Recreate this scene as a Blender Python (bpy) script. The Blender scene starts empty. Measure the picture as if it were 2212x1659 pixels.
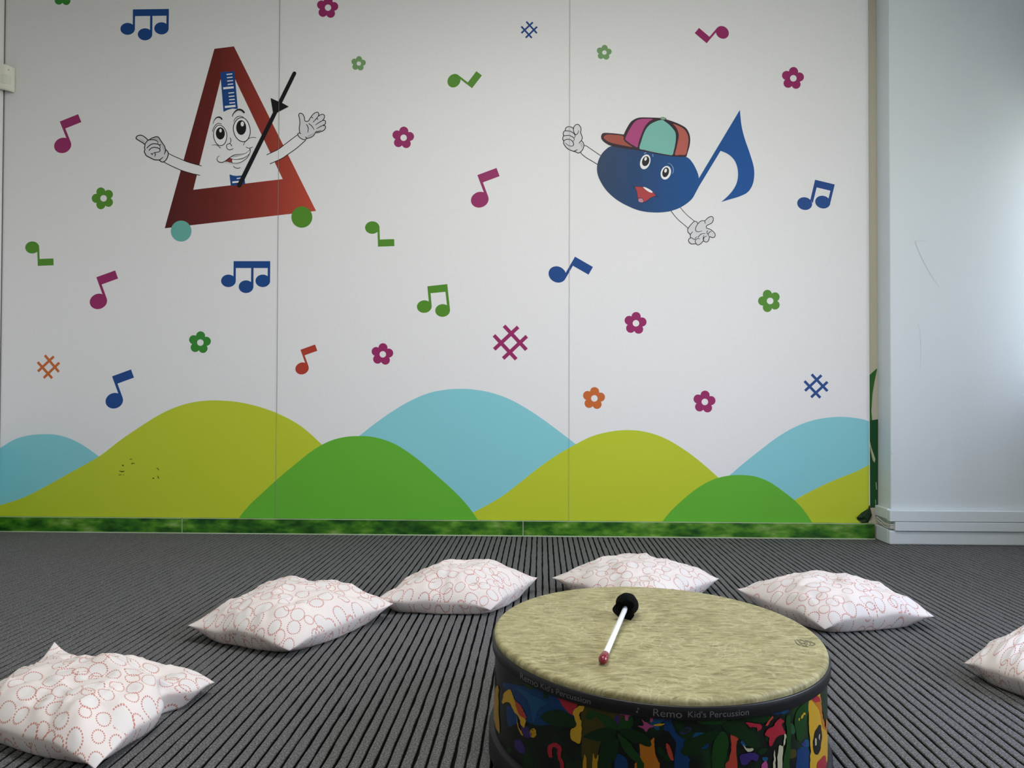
import bpy, bmesh, math, random
from mathutils import Vector, noise
from mathutils.geometry import tessellate_polygon

S = bpy.context.scene
COL = S.collection
random.seed(7)

# ------------------------------------------------------------------ camera
W_, H_, F_ = 2212.0, 1659.0, 1540.0
YAW, PITCH, ROLL = 0.0285, math.radians(0.80), 0.0030
CAMZ = 0.62
CAM = Vector((0, 0, CAMZ))
_F = Vector((-math.sin(YAW) * math.cos(PITCH), math.cos(YAW) * math.cos(PITCH), math.sin(PITCH)))
_R0 = Vector((math.cos(YAW), math.sin(YAW), 0))
_U0 = _R0.cross(_F)
_R = _R0 * math.cos(ROLL) + _U0 * math.sin(ROLL)
_U = -_R0 * math.sin(ROLL) + _U0 * math.cos(ROLL)
cd = bpy.data.cameras.new('camera')
cam = bpy.data.objects.new('camera', cd)
COL.objects.link(cam)
from mathutils import Matrix
m4 = Matrix(((_R.x, _U.x, -_F.x, 0), (_R.y, _U.y, -_F.y, 0), (_R.z, _U.z, -_F.z, CAMZ), (0, 0, 0, 1)))
cam.matrix_world = m4
cd.sensor_fit = 'HORIZONTAL'
cd.sensor_width = 36.0
cd.lens = 36.0 * F_ / W_
cd.clip_start = 0.02
S.camera = cam

# ------------------------------------------------------------------ light, exposure
D = 3.13            # back wall
DF = D - 0.004      # face of the printed panels
DP = 3.02           # face of the pier on the right
XR = 2.22           # right wall (just outside the frame)
YB = -2.6           # wall behind the camera
ZC = 2.62           # ceiling

S.view_settings.view_transform = 'Standard'
S.view_settings.look = 'None'
S.view_settings.gamma = 1.0
S.view_settings.use_curve_mapping = False
S.view_settings.exposure = 0.0

wd = bpy.data.worlds.new('daylight')
S.world = wd
wd.use_nodes = True
wn = wd.node_tree
wn.nodes.clear()
wo = wn.nodes.new('ShaderNodeOutputWorld')
wb = wn.nodes.new('ShaderNodeBackground')
wt = wn.nodes.new('ShaderNodeTexCoord')
ws = wn.nodes.new('ShaderNodeSeparateXYZ')
wr = wn.nodes.new('ShaderNodeValToRGB')
wm = wn.nodes.new('ShaderNodeMapRange')
wn.links.new(wt.outputs['Generated'], ws.inputs[0])
wm.inputs[1].default_value = -1
wm.inputs[2].default_value = 1
wn.links.new(ws.outputs[2], wm.inputs[0])
wn.links.new(wm.outputs[0], wr.inputs[0])
wr.color_ramp.elements[0].position = 0.0
wr.color_ramp.elements[0].color = (0.56, 0.55, 0.49, 1)
wr.color_ramp.elements[1].position = 1.0
wr.color_ramp.elements[1].color = (0.48, 0.67, 1.2, 1)
for p_, c_ in ((0.46, (0.50, 0.53, 0.42, 1)), (0.56, (0.96, 0.97, 1.02, 1)), (0.75, (0.76, 0.87, 1.14, 1))):
    e_ = wr.color_ramp.elements.new(p_)
    e_.color = c_
wn.links.new(wr.outputs[0], wb.inputs[0])
wb.inputs[1].default_value = 12.6
wn.links.new(wb.outputs[0], wo.inputs[0])

# window openings in the right wall: y0, y1, z0, z1
WINS = [(2.77, DP, 0.66, 1.80), (0.0, 1.60, 0.66, 2.10)]
for (y0, y1, z0, z1) in WINS:
    ld = bpy.data.lights.new('window_daylight', 'AREA')
    ld.shape = 'RECTANGLE'
    ld.size = y1 - y0
    ld.size_y = z1 - z0
    ld.cycles.is_portal = True
    lo = bpy.data.objects.new('window_daylight', ld)
    COL.objects.link(lo)
    lo.location = (XR + 0.21, (y0 + y1) / 2, (z0 + z1) / 2)
    # local -Z -> -X, local X -> Y, local Y -> Z
    lo.matrix_world = Matrix(((0, 0, 1, lo.location.x), (1, 0, 0, lo.location.y), (0, 1, 0, lo.location.z), (0, 0, 0, 1)))

for (lx, ly, pw) in ((0.0, 1.25, 39.0), (0.05, -1.2, 22.0)):
    ld = bpy.data.lights.new('ceiling_panel_light', 'AREA')
    ld.shape = 'RECTANGLE'
    ld.size, ld.size_y = 1.2, 0.6
    ld.energy = pw
    ld.color = (1.0, 0.98, 0.965)
    lo = bpy.data.objects.new('ceiling_panel_light', ld)
    COL.objects.link(lo)
    lo.location = (lx, ly, ZC - 0.03)
S.cycles.max_bounces = 10
S.cycles.diffuse_bounces = 7
S.cycles.use_denoising = True

# ------------------------------------------------------------------ helpers
def lin(c):
    return tuple((x / 12.92 if x <= 0.04045 else ((x + 0.055) / 1.055) ** 2.4) for x in [v / 255.0 for v in c])

class NT:
    """small node helper around one material"""
    def __init__(s, name, col=(0.5, 0.5, 0.5), rough=0.6, spec=0.4):
        s.m = bpy.data.materials.new(name)
        s.m.use_nodes = True
        s.t = s.m.node_tree
        s.b = s.t.nodes['Principled BSDF']
        s.b.inputs['Base Color'].default_value = (*col, 1)
        s.b.inputs['Roughness'].default_value = rough
        s.b.inputs['Specular IOR Level'].default_value = spec
        s.m.diffuse_color = (*col, 1)
    def n(s, kind, **kw):
        nd = s.t.nodes.new('ShaderNode' + kind)
        for k, v in kw.items():
            setattr(nd, k, v)
        return nd
    def l(s, a, b):
        s.t.links.new(a, b)
    def math(s, op, a, b=None, clamp=False):
        nd = s.n('Math', operation=op)
        nd.use_clamp = clamp
        for i, v in enumerate((a, b)):
            if v is None:
                continue
            if isinstance(v, (int, float)):
                nd.inputs[i].default_value = v
            else:
                s.l(v, nd.inputs[i])
        return nd.outputs[0]
    def ramp(s, fac, stops):
        nd = s.n('ValToRGB')
        cr = nd.color_ramp
        while len(cr.elements) < len(stops):
            cr.elements.new(0.5)
        for e, (p, c) in zip(cr.elements, stops):
            e.position = p
            e.color = (*c, 1)
        s.l(fac, nd.inputs[0])
        return nd.outputs[0]
    def noise(s, vec, scale, detail=2.0, rough=0.5):
        nd = s.n('TexNoise')
        nd.inputs['Scale'].default_value = scale
        nd.inputs['Detail'].default_value = detail
        nd.inputs['Roughness'].default_value = rough
        if vec is not None:
            s.l(vec, nd.inputs['Vector'])
        return nd.outputs[0]
    def coord(s, which='Object', sc=None):
        tc = s.n('TexCoord')
        o = tc.outputs[which]
        if sc is not None:
            mp = s.n('Mapping')
            mp.inputs['Scale'].default_value = sc
            s.l(o, mp.inputs['Vector'])
            o = mp.outputs[0]
        return o
    def mix(s, fac, a, b):
        nd = s.n('Mix', data_type='RGBA')
        for i, v in ((0, fac), (6, a), (7, b)):
            if isinstance(v, (int, float)):
                nd.inputs[i].default_value = v
            elif isinstance(v, tuple):
                nd.inputs[i].default_value = (*v, 1)
            else:
                s.l(v, nd.inputs[i])
        return nd.outputs[2]
    def color(s, o):
        s.l(o, s.b.inputs['Base Color'])
    def bump(s, h, strength=0.3, dist=0.002):
        nd = s.n('Bump')
        nd.inputs['Strength'].default_value = strength
        nd.inputs['Distance'].default_value = dist
        s.l(h, nd.inputs['Height'])
        s.l(nd.outputs[0], s.b.inputs['Normal'])

_inks = {}
def ink(name, col, rough=0.5):
    """flat printed colour, linear rgb"""
    if name not in _inks:
        k = NT(name, col, rough, 0.25)
        v = k.noise(k.coord(), 700, 2)
        k.color(k.mix(k.math('MULTIPLY', v, 0.10), tuple(col), tuple(min(1, c * 1.25 + 0.01) for c in col)))
        _inks[name] = k.m
    return _inks[name]

def link(name, me, parent=None, mats=(), smooth=False):
    o = bpy.data.objects.new(name, me)
    COL.objects.link(o)
    for m in mats:
        me.materials.append(m)
    if parent is not None:
        o.parent = parent
    if smooth:
        for p in me.polygons:
            p.use_smooth = True
    return o

def empty(name, loc, label, cat, group=None):
    o = bpy.data.objects.new(name, None)
    o.empty_display_size = 0.05
    COL.objects.link(o)
    o.location = loc
    o['label'] = label
    o['category'] = cat
    if group:
        o['group'] = group
    bpy.context.view_layer.update()
    return o

def attach(o, parent):
    """mesh is written in world coordinates: keep it there under its parent"""
    base = parent
    loc = Vector((0, 0, 0))
    while base is not None:
        loc += base.location
        base = base.parent
    o.parent = parent
    o.location = -loc
    return o

class MB:
    def __init__(s):
        s.v, s.f, s.mi = [], [], []
        s.mats = []
    def midx(s, m):
        if m not in s.mats:
            s.mats.append(m)
        return s.mats.index(m)
    def add(s, verts, faces, m):
        b = len(s.v)
        s.v += [tuple(v) for v in verts]
        k = s.midx(m)
        for f in faces:
            s.f.append(tuple(i + b for i in f))
            s.mi.append(k)
    def box(s, x0, x1, y0, y1, z0, z1, m):
        vs = [(x, y, z) for z in (z0, z1) for y in (y0, y1) for x in (x0, x1)]
        s.add(vs, [(0, 2, 3, 1), (4, 5, 7, 6), (0, 1, 5, 4), (2, 6, 7, 3), (0, 4, 6, 2), (1, 3, 7, 5)], m)
    def build(s, name, parent=None, smooth=False, bevel=0.0):
        me = bpy.data.meshes.new(name)
        me.from_pydata(s.v, [], s.f)
        for m in s.mats:
            me.materials.append(m)
        me.polygons.foreach_set('material_index', s.mi)
        me.update()
        o = bpy.data.objects.new(name, me)
        COL.objects.link(o)
        if smooth:
            for p in me.polygons:
                p.use_smooth = True
        if bevel:
            b = o.modifiers.new('bevel', 'BEVEL')
            b.width = bevel
            b.segments = 2
            b.limit_method = 'ANGLE'
        if parent is not None:
            attach(o, parent)
        return o

def struct(o):
    o['kind'] = 'structure'
    return o

# rays of the photograph -> points on real planes
def ray(px, py):
    u = (px - W_ / 2) / F_
    v = -(py - H_ / 2) / F_
    return _R * u + _U * v + _F
def onY(px, py, y=DF):
    d = ray(px, py)
    return CAM + d * (y / d.y)
def onZ(px, py, z=0.0):
    d = ray(px, py)
    return CAM + d * ((z - CAMZ) / d.z)
def onX(px, py, x):
    d = ray(px, py)
    return CAM + d * (x / d.x)

def cr(pts, closed=False, n=4):
    """Catmull-Rom through the points"""
    P = [Vector((p[0], p[1])) for p in pts]
    N = len(P)
    out = []
    rng = N if closed else N - 1
    for i in range(rng):
        if closed:
            a, b, c, d = P[i - 1], P[i], P[(i + 1) % N], P[(i + 2) % N]
        else:
            a, b, c, d = P[max(i - 1, 0)], P[i], P[i + 1], P[min(i + 2, N - 1)]
        for k in range(n):
            t = k / n
            q = 0.5 * ((2 * b) + (c - a) * t + (2 * a - 5 * b + 4 * c - d) * t * t + (3 * b - a - 3 * c + d) * t ** 3)
            out.append((q.x, q.y))
    if not closed:
        out.append((P[-1].x, P[-1].y))
    return out

def ell(cx, cy, rx, ry, tilt=0.0, n=32):
    a = math.radians(tilt)
    return [(cx + rx * math.cos(t) * math.cos(a) - ry * math.sin(t) * math.sin(a),
             cy + rx * math.cos(t) * math.sin(a) + ry * math.sin(t) * math.cos(a))
            for t in [2 * math.pi * i / n for i in range(n)]]

def zoom(x0, y0, s):
    return lambda pts: [(x0 + p[0] / s, y0 + p[1] / s) for p in pts]

LAYER = 0.00025
class Print:
    """flat print on the mural: polygons and pen strokes given where they stand on the wall"""
    def __init__(s, layer=1, plane=None):
        s.b = MB()
        s.k = layer
        s.plane = plane or (lambda p, off: onY(p[0], p[1]) - Vector((0, off, 0)))
    def fill(s, pts, m, up=0, holes=()):
        loops = [list(pts)] + [list(h) for h in holes]
        flat = [p for lp in loops for p in lp]
        tri = tessellate_polygon([[Vector((p[0], -p[1], 0)) for p in lp] for lp in loops])
        s.k += 0.03
        off = (s.k + up) * LAYER
        vs = [s.plane(p, off) for p in flat]
        fs = []
        for t in tri:
            a, b, c = [flat[i] for i in t]
            ar = (b[0] - a[0]) * (c[1] - a[1]) - (b[1] - a[1]) * (c[0] - a[0])
            if abs(ar) < 1e-9:
                continue
            fs.append(t if ar < 0 else t[::-1])
        s.b.add(vs, fs, m)
        return s
    def stroke(s, pts, w, m, up=0, closed=False, smooth=True, n=4):
        P = cr(pts, closed, n) if smooth else list(pts)
        if closed:
            P = P + [P[0]]
        N = len(P)
        L, R = [], []
        for i, p in enumerate(P):
            if closed:
                a = P[i - 1] if i > 0 else P[N - 2]
                b = P[i + 1] if i < N - 1 else P[1]
            else:
                a = P[max(i - 1, 0)]
                b = P[min(i + 1, N - 1)]
            tx, ty = b[0] - a[0], b[1] - a[1]
            l = math.hypot(tx, ty) or 1
            nx, ny = -ty / l, tx / l
            t = i / (N - 1)
            if isinstance(w, (list, tuple)):
                q = t * (len(w) - 1)
                j = min(int(q), len(w) - 2)
                ww = w[j] + (w[j + 1] - w[j]) * (q - j)
            else:
                ww = w
            L.append((p[0] + nx * ww / 2, p[1] + ny * ww / 2))
            R.append((p[0] - nx * ww / 2, p[1] - ny * ww / 2))
        s.k += 0.03
        off = (s.k + up) * LAYER
        vs = [s.plane(p, off) for p in L + R]
        fs = [(i, N + i, N + i + 1, i + 1) for i in range(N - 1)]
        s.b.add(vs, fs, m)
        return s
    def build(s, name, parent, label=None):
        o = s.b.build(name, parent)
        if label:
            o['label'] = label
        return o

def lathe(profile, origin, axis, m, seg=48, name=None, parent=None, cap=False):
    """profile: (radius, height along axis)"""
    ax = Vector(axis).normalized()
    e1 = ax.orthogonal().normalized()
    e2 = ax.cross(e1)
    O = Vector(origin)
    b = MB()
    vs, fs = [], []
    for (r, h) in profile:
        for i in range(seg):
            t = 2 * math.pi * i / seg
            vs.append(O + ax * h + e1 * (r * math.cos(t)) + e2 * (r * math.sin(t)))
    for k in range(len(profile) - 1):
        for i in range(seg):
            j = (i + 1) % seg
            fs.append((k * seg + i, k * seg + j, (k + 1) * seg + j, (k + 1) * seg + i))
    b.add(vs, fs, m)
    if cap:
        b.f.append(tuple(range(seg - 1, -1, -1))); b.mi.append(0)
        q = (len(profile) - 1) * seg
        b.f.append(tuple(range(q, q + seg))); b.mi.append(0)
    return b.build(name, parent, smooth=True)

# ------------------------------------------------------------------ materials of the room
def paper_white():
    k = NT('mural_white', (0.80, 0.80, 0.80), 0.55, 0.3)
    c = k.coord()
    v = k.noise(c, 260, 3, 0.6)
    k.color(k.ramp(v, [(0.3, (0.775, 0.775, 0.785)), (0.7, (0.825, 0.825, 0.83))]))
    k.bump(v, 0.06, 0.001)
    return k.m
M_PAPER = paper_white()

def paint(name, col, bump=0.12, scale=60):
    k = NT(name, col, 0.5, 0.35)
    c = k.coord()
    v = k.noise(c, scale, 4, 0.6)
    w = k.noise(c, 3.0, 3, 0.5)
    k.color(k.mix(k.math('MULTIPLY', w, 0.12), tuple(col), tuple(x * 0.86 for x in col)))
    k.bump(v, bump, 0.002)
    return k.m
M_WALL = paint('white_wall_paint', (0.80, 0.81, 0.82))
M_CREAM = paint('cream_wall_paint', (0.62, 0.58, 0.45))
M_CEIL = paint('ceiling_white', (0.50, 0.49, 0.48))
M_REAR = paint('rear_wall_paint', (0.45, 0.43, 0.42))
M_FRAME = paint('window_frame_white', (0.8, 0.8, 0.8), 0.02)
M_PLASTIC = NT('white_plastic', (0.72, 0.72, 0.67), 0.35, 0.5).m

def carpet():
    k = NT('ribbed_carpet', (0.1, 0.1, 0.1), 0.95, 0.1)
    c = k.coord()
    v = k.noise(c, 310, 5, 0.75)
    w = k.noise(c, 700, 2, 0.6)
    u = k.noise(c, 2.3, 3, 0.5)
    col = k.ramp(v, [(0.34, (0.042, 0.042, 0.042)), (0.50, (0.122, 0.122, 0.121)), (0.66, (0.38, 0.38, 0.372))])
    col = k.mix(k.math('MULTIPLY', w, 0.35), col, (0.05, 0.05, 0.052))
    col = k.mix(k.math('MULTIPLY', u, 0.25), col, (0.13, 0.125, 0.115))
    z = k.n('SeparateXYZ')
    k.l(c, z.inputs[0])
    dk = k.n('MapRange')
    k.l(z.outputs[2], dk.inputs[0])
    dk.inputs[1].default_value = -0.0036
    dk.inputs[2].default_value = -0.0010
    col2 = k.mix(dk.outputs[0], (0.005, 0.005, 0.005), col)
    k.color(col2)
    k.bump(v, 0.7, 0.003)
    return k.m
M_CARPET = carpet()

def skirting_green():
    k = NT('green_sponged_paint', (0.05, 0.2, 0.01), 0.4, 0.4)
    c = k.coord('Object', (1.0, 1.0, 2.2))
    v = k.noise(c, 8.5, 3, 0.55)
    w = k.noise(c, 19, 2, 0.5)
    a = k.ramp(v, [(0.40, (0.006, 0.055, 0.005)), (0.48, (0.022, 0.13, 0.008)), (0.56, (0.075, 0.24, 0.012)), (0.66, (0.20, 0.38, 0.06)), (0.74, (0.40, 0.52, 0.22))])
    b = k.ramp(w, [(0.40, (0.008, 0.06, 0.006)), (0.6, (0.09, 0.27, 0.02))])
    k.color(k.mix(0.3, a, b))
    return k.m
M_SKIRT = skirting_green()
M_EDGE = ink('pale_edge_paint', (0.45, 0.55, 0.36))  # pale green of the strips on board edges and in the joints

# ------------------------------------------------------------------ the room
XL = onY(8, 300, D).x       # corner with the left wall
PX = onY(1895, 700, D).x    # left side of the pier

# carpet: long ribs with real grooves between them
def build_floor():
    pitch, groove, depth = 0.0218, 0.0050, 0.008
    ang = -0.0125
    x0, x1, y0, y1 = -4.2, 4.2, YB - 0.3, D + 0.25
    nx = int((x1 - x0) / pitch)
    ys = []
    y = y0
    while y < y1:
        ys.append(y)
        y += 0.06 if y < 0.9 else 0.018
    ys.append(y1)
    vs, fs = [], []
    cols = []
    for i in range(nx):
        a = x0 + i * pitch
        cols += [(a, -depth, i, 0), (a + groove * 0.14, -depth * 0.2, i, 1), (a + groove * 0.14 + 0.0012, 0.0, i, 1),
                 (a + pitch - groove * 0.86 - 0.0012, 0.0, i, 2), (a + pitch - groove * 0.86, -depth * 0.2, i, 2), (a + pitch - groove * 0.70, -depth, i, 0)]
    ny = len(ys)
    ca, sa = math.cos(ang), math.sin(ang)
    xa, xb = XL - 0.05, XR + 0.3
    cols = [c for c in cols if xa - 0.1 < c[0] < xb + 0.1]
    for j, y in enumerate(ys):
        for (x, z, i, side) in cols:
            wob = noise.noise((i * 3.7 + side * 11.3, y * 22.0, 0.0)) * 0.0017 + noise.noise((i * 1.9 + side * 5.1, y * 6.0, 3.0)) * 0.0010
            xx = x + (wob if side else wob * 0.5)
            vs.append((xx * ca - y * sa, xx * sa + y * ca, z))
    nc = len(cols)
    for j in range(ny - 1):
        for i in range(nc - 1):
            a = j * nc + i
            fs.append((a, a + 1, a + nc + 1, a + nc))
    me = bpy.data.meshes.new('floor')
    me.from_pydata(vs, [], fs)
    o = link('floor', me, mats=[M_CARPET])
    return struct(o)
build_floor()

b = MB()
b.box(XL - 0.2, XR + 0.25, D, D + 0.15, -0.02, ZC, M_CREAM)
wall_back = struct(b.build('wall_back'))

b = MB()
b.box(XL - 0.2, XL, YB, D, -0.02, ZC, M_WALL)
wall_left = struct(b.build('wall_left'))

b = MB()
b.box(XL - 0.2, XR + 0.25, YB - 0.15, YB, -0.02, ZC, M_REAR)
struct(b.build('wall_front'))

b = MB()
b.box(XL - 0.2, XR + 0.25, YB - 0.15, D + 0.15, ZC, ZC + 0.1, M_CEIL)
struct(b.build('ceiling'))

b = MB()
cuts = sorted(WINS)
y = YB
for (y0, y1, z0, z1) in cuts:
    b.box(XR, XR + 0.24, y, y0, -0.02, ZC, M_WALL)
    b.box(XR, XR + 0.24, y0, y1, -0.02, z0, M_WALL)
    b.box(XR, XR + 0.24, y0, y1, z1, ZC, M_WALL)
    y = y1
struct(b.build('wall_right'))

for i, (y0, y1, z0, z1) in enumerate(WINS):
    b = MB()
    fx0, fx1, t = XR + 0.17, XR + 0.22, 0.045
    b.box(fx0, fx1, y0, y1, z0, z0 + t, M_FRAME)
    b.box(fx0, fx1, y0, y1, z1 - t, z1, M_FRAME)
    b.box(fx0, fx1, y0, y0 + t, z0 + t, z1 - t, M_FRAME)
    b.box(fx0, fx1, y1 - t, y1, z0 + t, z1 - t, M_FRAME)
    ym = (y0 + y1) / 2
    if y1 - y0 > 0.6:
        b.box(fx0, fx1, ym - t / 2, ym + t / 2, z0 + t, z1 - t, M_FRAME)
    struct(b.build('window_%d' % (i + 1)))

# pier on the right, its face carries on into the window reveal
b = MB()
M_PIER = paint('pier_pale_blue_grey_paint', (0.64, 0.70, 0.725), 0.2, 45)
b.box(PX, XR + 0.24, DP, D, -0.02, ZC, M_PIER)
pier = struct(b.build('wall_pier', bevel=0.004))

def pier_plane(p, off):
    return onY(p[0], p[1], DP) - Vector((0, off + 0.0004, 0))
M_CRACK = ink('hairline_crack', (0.52, 0.54, 0.55))
z = zoom(1750, 0, 2.675)
c = Print(1, pier_plane)
c.stroke(z([(607, 1392), (620, 1435), (650, 1500), (690, 1575), (745, 1660)]), [1.6, 1.2, 0.8], M_CRACK)
c.stroke(z([(607, 1394), (640, 1392), (675, 1390)]), [1.2, 0.5], M_CRACK)
c.build('paint_crack', pier)
z = zoom(1800, 700, 3.19)
c = Print(1, pier_plane)
c.stroke(z([(583, 0), (597, 60), (602, 180), (600, 320)]), [0.6, 1.1, 0.5], M_CRACK)
c.stroke(z([(385, 897), (412, 895)]), [1.2, 0.6], M_CRACK)
c.build('paint_crack', pier)

# skirting along the back wall, three boards
sk_top = onY(1000, 1124, D - 0.018).z
skirting = bpy.data.objects.new('baseboard_back', None)
COL.objects.link(skirting)
skirting.location = (0, D, 0)
struct(skirting)
xs = [XL, onY(393, 1135, D - 0.018).x, onY(1130, 1140, D - 0.018).x, PX - 0.02]
for i in range(3):
    b = MB()
    b.box(xs[i] + 0.0016, xs[i + 1] - 0.0016, D - 0.018, D - 0.0002, 0.0, sk_top, M_SKIRT)
    o = b.build('board', skirting, bevel=0.003)
    e = MB()
    e.box(xs[i] + 0.002, xs[i + 1] - 0.002, D - 0.0186, D - 0.0165, sk_top - 0.0022, sk_top + 0.0006, M_EDGE)
    e.build('pale_edge', o)
    e = MB()
    e.box(xs[i] + 0.002, xs[i + 1] - 0.002, D - 0.0195, D - 0.0165, 0.0, 0.0045, M_EDGE)
    e.build('pale_edge', o)

for i in (1, 2):
    e = MB()
    e.box(xs[i] - 0.0015, xs[i] + 0.0015, D - 0.0165, D - 0.001, 0.0, sk_top - 0.003, M_EDGE)
    e.build('joint_filler', skirting)

# ------------------------------------------------------------------ the mural
mural = empty('wall_mural', (0, DF, 0), 'white printed music mural with green hills, notes, flowers and two cartoon figures', 'mural')

seam_x = [onY(600.5, 560).x, onY(1230, 560).x]
edge_x = onY(1877.5, 600).x
bot = sk_top - 0.002
for (xa, xb) in ((XL + 0.001, seam_x[0] - 0.0008), (seam_x[0] + 0.0008, seam_x[1] - 0.0008), (seam_x[1] + 0.0008, edge_x)):
    b = MB()
    b.box(xa, xb, DF, D - 0.0003, bot, ZC - 0.02, M_PAPER)
    b.build('panel', mural)
M_SEAM = ink('seam_dark_line', (0.30, 0.30, 0.30))  # dark grey strip laid over each joint between panels
for sx in seam_x:
    b = MB()
    w = 0.0006
    b.box(sx - w, sx + w, DF - 0.0036, DF - 0.0032, bot, ZC - 0.02, M_SEAM)
    b.build('panel_seam', mural)

TEAL = ink('print_teal', (0.24, 0.60, 0.66))
LIME = ink('print_lime', (0.50, 0.58, 0.030))
GRASS = ink('print_grass_green', (0.125, 0.44, 0.035))
MAG = ink('print_magenta', (0.30, 0.022, 0.125))
BLUE = ink('print_blue', (0.009, 0.062, 0.25))
LEAF = ink('print_leaf_green', (0.085, 0.26, 0.022))
EMER = ink('print_emerald', (0.035, 0.24, 0.030))
SAGE = ink('print_sage', (0.18, 0.34, 0.14))
ORAN = ink('print_orange', (0.56, 0.14, 0.032))
BRICK = ink('print_brick_red', (0.42, 0.045, 0.028))
BLACK = ink('print_black', (0.006, 0.006, 0.008))
PWHITE = ink('print_white', (0.85, 0.85, 0.86))
PGREY = ink('print_pale_grey', (0.66, 0.66, 0.68))
PSHADE = ink('print_mid_grey', (0.48, 0.48, 0.50))

def yb(x):      # lower edge of the print along the skirting
    return 1116 + (x / 1870.0) * 18
def hill(name, crest, m, layer, label, bottom=None, n=6):
    top = cr(crest, False, n)
    low = bottom if bottom else [(top[-1][0], yb(top[-1][0])), (top[0][0], yb(top[0][0]))]
    p = Print(layer)
    p.fill(top + low, m)
    p.build(name, mural, label)

hill('hill', [(-6, 972), (30, 950), (60, 941), (90, 938), (120, 939), (150, 947), (180, 962), (214, 986), (260, 1020)], TEAL, 1.0, 'teal hill at the left corner')
hill('hill', [(-8, 1094), (50, 1075), (100, 1050), (150, 1022), (214, 986), (260, 951), (310, 917), (350, 893), (390, 876), (430, 867), (470, 865), (510, 868), (550, 876), (590, 889), (630, 908), (660, 928), (694, 959), (740, 1003), (790, 1060)], LIME, 2.0, 'lime hill with two scuffed patches')
hill('hill', [(740, 966), (778, 940), (810, 915), (850, 887), (890, 864), (930, 848), (970, 841), (995, 840), (1020, 841), (1060, 848), (1100, 862), (1140, 884), (1180, 911), (1243, 959), (1290, 1000)], TEAL, 1.0, 'tall teal hill in the middle')
hill('hill', [(518, 1116), (540, 1090), (570, 1062), (605, 1030), (640, 1001), (670, 977), (695, 961), (720, 950), (745, 944), (770, 942), (800, 943), (830, 950), (860, 963), (900, 990), (940, 1024), (980, 1060), (1010, 1092), (1033, 1124)], GRASS, 3.0, 'large grass green hill')
hill('hill', [(1000, 1117), (1028, 1104), (1080, 1075), (1120, 1045), (1160, 1013), (1200, 985), (1243, 960), (1280, 942), (1320, 932), (1355, 929), (1390, 932), (1430, 944), (1470, 966), (1510, 995), (1551, 1031), (1600, 1075)], LIME, 2.0, 'lime hill right of the middle')
hill('hill', [(1540, 1052), (1578, 1025), (1600, 1006), (1640, 974), (1680, 944), (1720, 921), (1760, 907), (1800, 901), (1830, 901), (1860, 905), (1877.3, 910)], TEAL, 1.0, 'teal hill at the right edge',
     bottom=[(1877.3, 1060), (1540, 1125)])
hill('hill', [(1690, 1092), (1714, 1081), (1740, 1067), (1780, 1047), (1815, 1032), (1850, 1018), (1877.2, 1004)], LIME, 2.0, 'lime slope at the right edge',
     bottom=[(1877.2, 1083), (1877, 1134), (1690, 1132)])
hill('hill', [(1428, 1130), (1450, 1103), (1480, 1075), (1510, 1052), (1540, 1036), (1570, 1028), (1600, 1026), (1630, 1029), (1660, 1040), (1690, 1060), (1720, 1084), (1740, 1107), (1757, 1133)], GRASS, 3.0, 'small grass green hill')

SCUFF = ink('scuff_dark', (0.05, 0.055, 0.008))
SCUFF2 = ink('scuff_olive', (0.17, 0.18, 0.01))
z = zoom(230, 970, 15.8)
for pts, w, m in (([(790, 355), (840, 345), (895, 340)], [1.0, 2.0, 0.8], SCUFF2), ([(850, 510), (900, 485), (980, 495)], [2.2, 2.6, 0.8], SCUFF2), ([(435, 740), (500, 765), (570, 765), (625, 740)], [0.8, 2.4, 0.6], SCUFF),
                  ([(410, 885), (460, 880), (525, 882)], [0.8, 2.0, 1.0], SCUFF2), ([(570, 870), (605, 895)], [1.6, 1.2], SCUFF2), ([(1710, 650), (1770, 680), (1800, 730)], [1.6, 1.4, 1.0], SCUFF), ([(1745, 920), (1770, 960), (1790, 1010)], [1.4, 1.8, 1.0], SCUFF)):
    p = Print(4)
    p.stroke(z(pts), w, m)
    p.build('scuff_mark', mural)
for pts in ([(525, 545), (560, 532), (602, 570), (598, 588), (560, 580)], [(1565, 1012), (1600, 968), (1630, 985), (1625, 1015)]):
    p = Print(4)
    p.fill(z(pts), SCUFF)
    p.build('scuff_mark', mural)

# ---- notes, flowers, sharps
def quaver(P0, P1, m, label, flip=False):
    """bar corner, bar end; the stem leaves the corner at a right angle"""
    u = Vector((P1[0] - P0[0], P1[1] - P0[1]))
    v = Vector((-u.y, u.x))
    if flip:
        v = -v
    T = lambda a, b: (P0[0] + u.x * a + v.x * b, P0[1] + u.y * a + v.y * b)
    p = Print(1)
    p.fill([T(0, 0), T(1, 0), T(1, 0.43), T(0.13, 0.43), T(0.13, 1.16), T(0, 1.0)], m)
    p.fill([T(-0.31 + 0.44 * math.cos(t), 1.17 + 0.38 * math.sin(t)) for t in [i * math.pi / 18 for i in range(36)]], m)
    p.build('music_note', mural, label)

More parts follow.
